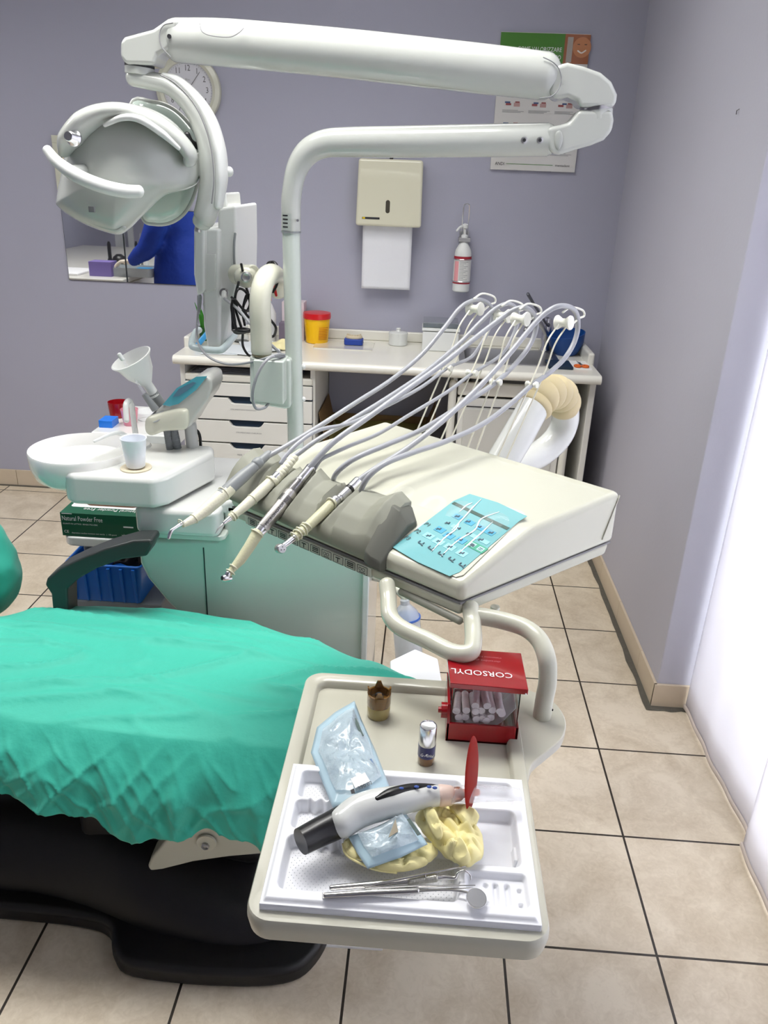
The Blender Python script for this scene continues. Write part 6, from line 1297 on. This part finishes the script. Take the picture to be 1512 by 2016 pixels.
obj('mirror_rim', MB().lathe([(0.0104, -0.0016), (0.0108, 0), (0.0104, 0.0012), (0.0095, 0.0012)], mc_, ma_, 28), CHROME, i3x)
obj('mirror_glass', MB().lathe([(0.0094, 0.0009), (0.0094, 0.0014)], mc_, ma_, 28), MIRR, i3x)
i4_ = thing('explorer', tp(716, 1745, .864), 'thin double-ended steel explorer lying across the other instruments', 'dental instrument')
obj('handle', MB().tube([tt(716, 1744, .8665), tt(780, 1732, .868), tt(835, 1721, .868), tt(880, 1712, .867), tt(930, 1702, .867)], [0.0006, 0.0012, 0.0013, 0.0011, 0.0005], 8), INS, i4_)
obj('cross_pin', MB().tube([tt(836, 1718, .868), tt(838, 1726, .868)], 0.0006, 6), INS, i4_)
# amber holder
AM = V((-0.04, 0.925, ZT)); am = thing('amber_holder', AM, 'small translucent amber crown-shaped capsule on the tray table', 'capsule')
AMB = mat('amber_plastic', s2l(120, 82, 30), 0.15, alpha=0.88, coat=1); AMB2 = mat('olive_amber_plastic', s2l(168, 150, 92), 0.15, alpha=0.9, coat=1)
obj('lower_cup', MB().lathe([(0.0155, 0), (0.0165, 0.002), (0.0165, 0.018), (0.0155, 0.02)], AM, NZ, 32), AMB2, am)
obj('upper_cup', MB().lathe([(0.0165, 0.019), (0.0172, 0.022), (0.0168, 0.038), (0.0145, 0.038), (0.014, 0.026), (0.001, 0.025)], AM, NZ, 32), AMB, am)
for a in (0, 90, 180, 270):
    a0 = math.radians(a+5); r = 0.0168; ps = []
    for da, z in ((-0.42, 0.037), (0.42, 0.037), (0.16, 0.047), (-0.16, 0.047)): ps.append(AM+V((r*math.cos(a0+da), r*math.sin(a0+da), z)))
    c = V((math.cos(a0), math.sin(a0), 0))*-0.0022; obj('prong', MB().prism(ps, c), AMB, am)
obj('dark_core', MB().lathe([(0.006, 0.024), (0.006, 0.034), (0.004, 0.036)], AM, NZ, 20), BLACKG, am)
# composite vial
VI = V((0.029, 0.834, ZT)); vi = thing('composite_vial', VI, 'small vial with chrome cap and dark blue label on the tray table', 'vial')
obj('base', MB().lathe([(0.0108, 0), (0.0113, 0.001), (0.0113, 0.013)], VI, NZ, 32), mat('brown_glass', s2l(124, 88, 56), 0.15, coat=1), vi)
obj('label', MB().lathe([(0.0116, 0.012), (0.0116, 0.03)], VI, NZ, 32), mat('vial_navy', s2l(24, 28, 92), 0.3, coat=0.5), vi)
obj('cap', MB().lathe([(0.0113, 0.029), (0.0112, 0.058), (0.0105, 0.059), (0.0098, 0.0572), (0.001, 0.0565)], VI, NZ, 32), CHROME, vi)
text('label_lettering', 'G-Ænial', VI+V((-0.008, -0.01175, 0.018)), V((1, -0.05, 0)), NZ, 0.0065, WINK, vi, sx=0.8)
# cotton roll dispenser
DX0, DX1, DY0, DY1 = 0.055, 0.152, 0.878, 0.968
dz = thing('cotton_roll_dispenser', ((DX0+DX1)/2, DY0, ZT), 'red and clear cotton roll dispenser lettered CORSODYL on the table', 'dispenser')
bs = MB(); bs.box((DX0, DY0, ZT), (DX1, DY0+0.004, ZT+0.03)); bs.box((DX0, DY1-0.004, ZT), (DX1, DY1, ZT+0.03)); bs.box((DX1-0.004, DY0, ZT), (DX1, DY1, ZT+0.03)); bs.box((DX0, DY0, ZT), (DX1, DY1, ZT+0.004)); bs.prism([V((DX0, DY0, ZT)), V((DX0, DY1, ZT)), V((DX0, DY1, ZT+0.05)), V((DX0, DY0+0.012, ZT+0.052)), V((DX0, DY0, ZT+0.03))], (0.004, 0, 0))
obj('red_base', bs, RED, dz, bevel=0.0008)
obj('turn_knob', MB().lathe([(0.011, 0), (0.011, 0.008), (0.004, 0.008), (0.004, 0.012)], V((DX0, DY0+0.02, ZT+0.036)), -NX, 24), RED, dz)
cl_ = MB(); w = 0.0016
cl_.box((DX0+0.005, DY0+0.001, ZT+0.028), (DX1-0.003, DY0+0.001+w, ZT+0.086)); cl_.box((DX1-0.004, DY0+0.002, ZT+0.028), (DX1-0.004+w, DY1-0.002, ZT+0.086)); cl_.box((DX0+0.005, DY0+0.002, ZT+0.05), (DX0+0.005+w, DY1-0.002, ZT+0.086)); cl_.box((DX0+0.005, DY1-0.004, ZT+0.028), (DX1-0.003, DY1-0.004+w, ZT+0.086))
obj('clear_walls', cl_, CLEAR, dz, smooth=False)
sl_ = [V((DX0+0.008, 0, ZT+0.014)), V((DX0+0.04, 0, ZT+0.017)), V((DX0+0.07, 0, ZT+0.03)), V((DX1-0.006, 0, ZT+0.058))]
cs_ = cr(sl_, 6); obj('curved_chute', MB().grid(lambda u, v: (lambda p: V((p.x, DY0+0.006+v*(DY1-DY0-0.014), p.z)))(cs_[min(len(cs_)-1, int(u*(len(cs_)-1)+0.5))]), len(cs_), 2), mat('chute_clear', (0.97, 0.98, 1), 0.05, alpha=0.35, coat=1), dz, solid=0.001)
LZ0 = ZT+0.086
lid = [V((DX0+0.0, DY0-0.003, LZ0+0.003)), V((DX1+0.006, DY0-0.003, LZ0+0.0)), V((DX1+0.006, DY1+0.002, LZ0-0.005)), V((DX0-0.004, DY1+0.002, LZ0-0.004))]
lt_ = [p+V((0, 0, 0.0085)) for p in lid]; obj('red_lid', MB().hexa(lid+lt_), RED, dz, bevel=0.0012)
ld_u = (lid[0]-lid[1]).normalized(); ld_n = ((lid[1]-lid[0]).cross(lid[3]-lid[0])).normalized(); ld_v = ld_n.cross(ld_u)
def lidp(a, b, l=0): return lerp(lerp(lt_[0], lt_[1], a), lerp(lt_[3], lt_[2], a), b)+ld_n*l
text('lettering', 'CORSODYL', lidp(0.83, 0.38, 0), ld_u, ld_v, 0.0185, WINK, dz, sx=0.86)
text('small_lettering', 'clorexidina gluconato', lidp(0.70, 0.70, 0), ld_u, ld_v, 0.0062, mat('pink_ink', s2l(200, 110, 120), 0.5), dz)
text('small_lettering', 'trattamento e prevenzione', lidp(0.72, 0.80, 0), ld_u, ld_v, 0.005, mat('pink_ink', (0, 0, 0)), dz)
obj('lid_pin', MB().ball(V((DX1+0.003, DY0-0.004, LZ0+0.002)), 0.0014, 8), WINK, dz)
COT = mat('cotton', s2l(240, 228, 230), 0.9, bump=0.5, bscale=400)
cr_m = None; kk_ = 0; rr2 = 0.0053; proto = None
for (cx, cz) in [(0.014+0.0115*i, 0.0225) for i in range(4)]+[(0.0115+0.0112*i, 0.0335) for i in range(6)]+[(0.010+0.0113*i, 0.0438+0.001*i) for i in range(6)]+[(0.035, 0.054), (0.047, 0.0545)]:
    zc = max(cz, (interp_lin([(0, 0.0), (0.32, 0.004), (0.64, 0.016), (1, 0.045)], min(1, cx/0.09))+0.02))
    p = V((DX0+0.004+cx, DY0+0.008+0.004*((kk_*7) % 3)/3, ZT+zc))
    if proto is None:
        proto = obj('cotton_roll', MB().tube([p, p+V((0.0, 0.038, 0.0))], rr2, 16, round_ends=False), COT, label='white cotton roll inside the clear red-lidded dispenser', cat='cotton roll', group='cotton rolls in the dispenser')
        p0_ = p
    else:
        dup(proto, p-p0_).rotation_euler = (0.0, 0.0, 0.12*math.sin(kk_*2.3))
    kk_ += 1

# ================================================================== THE SIDE OF THE ROOM THE MIRROR SHOWS
def mp(u, v, vy):
    """point of the room whose reflection in the back-wall mirror is seen at a pixel, at total path depth vy"""
    r = ray(u, v); p = EYE+r*(vy/r.y); return V((p.x, 2*(YW-0.006)-p.y, p.z))
obj('trim_2', MB().box((XL+0.002, YF+0.002, 0), (XL+0.1, YF+0.03, 2.3)).box((XL+0.14, YF+0.002, 0), (XL+0.2, YF+0.02, 2.3)), WHITEP, kind='structure', smooth=False)
SCZ = 0.80
sd = thing('side_cabinet', (-2.85, 1.0, 0), 'white side cabinet with a pale top seen in the mirror', 'cabinet')
obj('carcass', MB().box((XL+0.01, -0.5, 0.05), (-2.2, 1.78, SCZ-0.03)), DRAWERM, sd, smooth=False)
obj('counter_top', MB().box((XL+0.005, -0.52, SCZ-0.03), (-2.14, 1.8, SCZ)), LAMIN, sd, bevel=0.006)
for k in range(3): obj('door', MB().box((-2.2, -0.46+0.74*k, 0.08), (-2.18, 0.24+0.74*k, SCZ-0.05)), DRAWERM, sd, bevel=0.003)
LAV = mat('lilac_card', s2l(128, 112, 176), 0.6)
pp = mp(205, 545, 5.75); pp.z = SCZ
obj('purple_carton', MB().box((pp.x-0.08, pp.y-0.06, SCZ), (pp.x+0.08, pp.y+0.06, SCZ+0.1)), LAV, label='purple carton on the side cabinet, seen in the mirror', cat='carton', bevel=0.002)
q = mp(275, 545, 5.85); q.z = SCZ
og = thing('organiser_tray', q, 'pale grey organiser tray with blue contents beside the person in the mirror', 'tray')
oa = rrect(q.x-0.2, q.y-0.1, q.x+0.13, q.y+0.12, 0.03, 4); ob_ = rrect(q.x-0.19, q.y-0.09, q.x+0.12, q.y+0.11, 0.03, 4)
obj('tray_body', MB().rings([zz_(oa, SCZ), zz_(oa, SCZ+0.06), zz_(ob_, SCZ+0.06), zz_(ob_, SCZ+0.02)]), mat('organiser_grey', s2l(190, 196, 196), 0.4), og)
obj('blue_contents', MB().box((q.x-0.02, q.y-0.07, SCZ+0.02), (q.x+0.1, q.y+0.09, SCZ+0.05)), mat('light_blue_plastic', (0, 0, 0)), og, bevel=0.003)
q2 = mp(230, 540, 6.1)
for k, (u, hgt, r, m, lb_) in enumerate(((219, 0.19, 0.014, BLACK, 'tall black instrument standing left of the glove in the mirror'), (272, 0.2, 0.012, BLACK, 'black handled instrument behind the blue sleeve in the mirror'), (281, 0.26, 0.006, STEEL, 'thin steel instrument beside the black handle in the mirror'), (291, 0.19, 0.01, WHITEP, 'short white bottle next to the blue sleeve in the mirror'))):
    c = mp(u, 530, 6.25); c.z = SCZ
    obj('standing_instrument', MB().lathe([(r*1.4, 0), (r*1.4, hgt*0.3), (r, hgt*0.35), (r, hgt*0.9), (r*0.5, hgt)], c, NZ, 14), m, label=lb_, cat='instrument')
ch = mp(237, 530, 6.15); ch.z = SCZ
obj('black_holder', MB().lathe([(0.06, 0), (0.06, 0.05), (0.045, 0.09), (0.02, 0.11)], ch, NZ, 18), BLACK, label='dark round holder just behind the gloved hand in the mirror', cat='holder')
obj('folded_cloth', MB().box((-2.75, 1.35, SCZ), (-2.5, 1.7, SCZ+0.015)), PAPER, label='white folded cloth at the far end of the side cabinet in the mirror', cat='cloth', bevel=0.004)
# the person in blue, standing beyond the left edge of the photo and seen only in the mirror
pc0 = mp(352, 480, 5.9); PXc, PYc = pc0.x, pc0.y
def skin_mesh(name, joints, bones, m, parent, sub=2):
    me = bpy.data.meshes.new(name); keys = list(joints); b0 = BASE[parent.name]
    me.from_pydata([V(joints[k][0]) for k in keys], [(keys.index(a), keys.index(b)) for a, b in bones], []); me.materials.append(m)
    o = bpy.data.objects.new(name, me); sc.collection.objects.link(o); o.parent = parent; o.matrix_parent_inverse = Matrix.Translation(-b0) if parent.type == 'EMPTY' else Matrix()
    BASE[o.name] = V((0, 0, 0)); md = o.modifiers.new('skin', 'SKIN'); md.use_smooth_shade = True
    sv = me.skin_vertices[0].data
    for i, k in enumerate(keys):
        r = joints[k][1]; sv[i].radius = r if isinstance(r, tuple) else (r, r)
    sv[0].use_root = True
    s2 = o.modifiers.new('subdivision', 'SUBSURF'); s2.levels = sub; s2.render_levels = sub
    return o
pe = thing('person', (PXc, PYc, 0), 'person in a long blue gown and pale gloves, seen from behind in the mirror', 'person')
SKIN = mat('skin_tone', s2l(206, 160, 136), 0.5, sub=0.15); GOWN = mat('royal_blue_gown', s2l(12, 52, 150), 0.7, bump=0.5, bscale=14, bdist=0.02)
def PP(x, y, z): return V((PXc+x, PYc+y, z))       # -x is the way the person faces
hL = mp(262, 513, 5.72); eL = mp(291, 487, 5.68); shL = PP(0.0, 0.19, 1.37); hR = PP(-0.3, -0.12, 0.92); eR = PP(-0.1, -0.25, 1.1); shR = PP(0.0, -0.19, 1.37)
J = dict(pelvis=(PP(0, 0, 0.95), (0.15, 0.11)), waist=(PP(0, 0, 1.1), (0.13, 0.1)), chest=(PP(-0.02, 0, 1.28), (0.15, 0.11)), neckb=(PP(-0.02, 0, 1.42), 0.06), neck=(PP(-0.05, 0, 1.49), 0.052), head=(PP(-0.09, 0, 1.58), (0.078, 0.092)), crown=(PP(-0.10, 0, 1.67), (0.06, 0.075)),
 s1=(shL, 0.062), e1=(eL, 0.042), w1=(hL, 0.028), s2=(shR, 0.062), e2=(eR, 0.042), w2=(hR, 0.028),
 h1=(PP(0, 0.09, 0.88), 0.095), k1=(PP(-0.01, 0.1, 0.48), 0.058), a1=(PP(0.02, 0.11, 0.09), 0.04), t1=(PP(-0.14, 0.12, 0.04), (0.045, 0.03)),
 h2=(PP(0, -0.09, 0.88), 0.095), k2=(PP(-0.01, -0.1, 0.48), 0.058), a2=(PP(0.02, -0.11, 0.09), 0.04), t2=(PP(-0.14, -0.12, 0.04), (0.045, 0.03)))
BN = [('pelvis', 'waist'), ('waist', 'chest'), ('chest', 'neckb'), ('neckb', 'neck'), ('neck', 'head'), ('head', 'crown'), ('chest', 's1'), ('s1', 'e1'), ('e1', 'w1'), ('chest', 's2'), ('s2', 'e2'), ('e2', 'w2'), ('pelvis', 'h1'), ('h1', 'k1'), ('k1', 'a1'), ('a1', 't1'), ('pelvis', 'h2'), ('h2', 'k2'), ('k2', 'a2'), ('a2', 't2')]
skin_mesh('body', J, BN, SKIN, pe)
fcm = MB(); hc_ = PP(-0.175, 0, 1.585)
fcm.ball(hc_+V((-0.002, 0, 0)), (0.014, 0.011, 0.02), 12); obj('nose', fcm, SKIN, pe)
obj('ears', MB().ball(PP(-0.08, 0.088, 1.59), (0.018, 0.008, 0.028), 12).ball(PP(-0.08, -0.088, 1.59), (0.018, 0.008, 0.028), 12), SKIN, pe)
obj('eyes', MB().ball(PP(-0.166, 0.03, 1.61), 0.011, 10).ball(PP(-0.166, -0.03, 1.61), 0.011, 10), BLACK, pe)
obj('mouth', MB().ball(PP(-0.168, 0, 1.545), (0.008, 0.022, 0.005), 10), mat('lip_tone', s2l(176, 96, 90), 0.5), pe)
obj('hair', MB().ball(PP(-0.075, 0, 1.645), (0.1, 0.092, 0.085), 20), mat('dark_hair', s2l(50, 36, 28), 0.6, bump=0.8, bscale=120), pe)
gw = MB(); secs = [(0.42, 0.21, 0.25, 0.0), (0.6, 0.2, 0.24, 0), (0.85, 0.18, 0.225, 0), (0.98, 0.165, 0.205, 0), (1.08, 0.15, 0.185, 0), (1.2, 0.16, 0.2, -0.01), (1.32, 0.155, 0.225, -0.02), (1.40, 0.12, 0.21, -0.02), (1.45, 0.075, 0.10, -0.03), (1.48, 0.062, 0.066, -0.04)]
gr = []
for z, rx, ry, ox in secs: gr.append([PP(ox+rx*math.cos(a)*(1+0.05*math.sin(a*5+z*9)*max(0, 1.2-z)), ry*math.sin(a)*(1+0.04*math.sin(a*7)*max(0, 1.2-z)), z) for a in [2*math.pi*i/40 for i in range(40)]])
gw.rings(gr); gw.tube(cr([shL+V((0, -0.04, 0.0)), lerp(shL, eL, 0.5)+V((0.01, 0.02, 0)), eL, lerp(eL, hL, 0.55), hL], 6), [0.085, 0.078, 0.07, 0.058, 0.043], 18); gw.tube(cr([shR+V((0, 0.04, 0.0)), eR, hR], 6), [0.085, 0.07, 0.043], 18)
go = obj('gown', gw, GOWN, pe, ang=180)
md = go.modifiers.new('blend', 'REMESH'); md.mode = 'VOXEL'; md.voxel_size = 0.014; md.use_smooth_shade = True
md = go.modifiers.new('relax', 'SMOOTH'); md.iterations = 4
obj('neck_tie', MB().tube([PP(0.062*math.cos(a)-0.03, 0.1*math.sin(a), 1.425) for a in [math.radians(q_) for q_ in range(0, 361, 15)]], 0.006, 8, round_ends=False), mat('tie_pale_blue', s2l(90, 130, 190), 0.6), pe)
obj('trousers', MB().tube([PP(0, 0.1, 0.5), PP(0.01, 0.105, 0.12)], [0.085, 0.07], 18).tube([PP(0, -0.1, 0.5), PP(0.01, -0.105, 0.12)], [0.085, 0.07], 18), mat('scrub_trousers', s2l(20, 60, 120), 0.7), pe)
obj('shoes', MB().pebble([PP(-0.04+0.14*math.cos(a), 0.115+0.05*math.sin(a), 0.012) for a in [2*math.pi*i/24 for i in range(24)]], V((0, 0, 0.09)), V((0, 0, -0.008)), 6).pebble([PP(-0.04+0.14*math.cos(a), -0.115+0.05*math.sin(a), 0.012) for a in [2*math.pi*i/24 for i in range(24)]], V((0, 0, 0.09)), V((0, 0, -0.008)), 6), WHITEP, pe)
GLM = mat('pale_exam_glove', s2l(226, 214, 196), 0.5)
def hand(wrist, fwd_, upv, side, nm):
    f = V(fwd_).normalized(); sd_ = f.cross(V(upv)).normalized()*side; u_ = sd_.cross(f).normalized()*side
    if u_.z < 0: u_ = -u_
    joints = {'w': (wrist-f*0.01, 0.028), 'p': (wrist+f*0.04, (0.034, 0.016)), 'q': (wrist+f*0.075, (0.036, 0.014))}; bones = [('w', 'p'), ('p', 'q')]
    for i, (o_, L_) in enumerate(((-0.030, 0.062), (-0.010, 0.072), (0.010, 0.068), (0.029, 0.054))):
        b = wrist+f*0.082+sd_*o_
        for j in range(3): joints['f%d%d' % (i, j)] = (b+f*(L_*(0.1, 0.5, 0.82)[j])-u_*(0.0, 0.012, 0.034)[j]+sd_*o_*0.15*j, (0.0095, 0.009, 0.0078)[j])
        bones += [('q', 'f%d0' % i), ('f%d0' % i, 'f%d1' % i), ('f%d1' % i, 'f%d2' % i)]
    joints['t0'] = (wrist+f*0.03-sd_*0.036-u_*0.006, 0.013); joints['t1'] = (wrist+f*0.062-sd_*0.052-u_*0.014, 0.011); joints['t2'] = (wrist+f*0.088-sd_*0.05-u_*0.024, 0.009)
    bones += [('p', 't0'), ('t0', 't1'), ('t1', 't2')]
    return skin_mesh(nm, joints, bones, GLM, pe, 2)
hand(hL, (-1, 0.05, -0.12), (0, 0, 1), 1, 'gloved_hand'); hand(hR, (-1, 0.1, -0.3), (0, 0, 1), -1, 'gloved_hand')
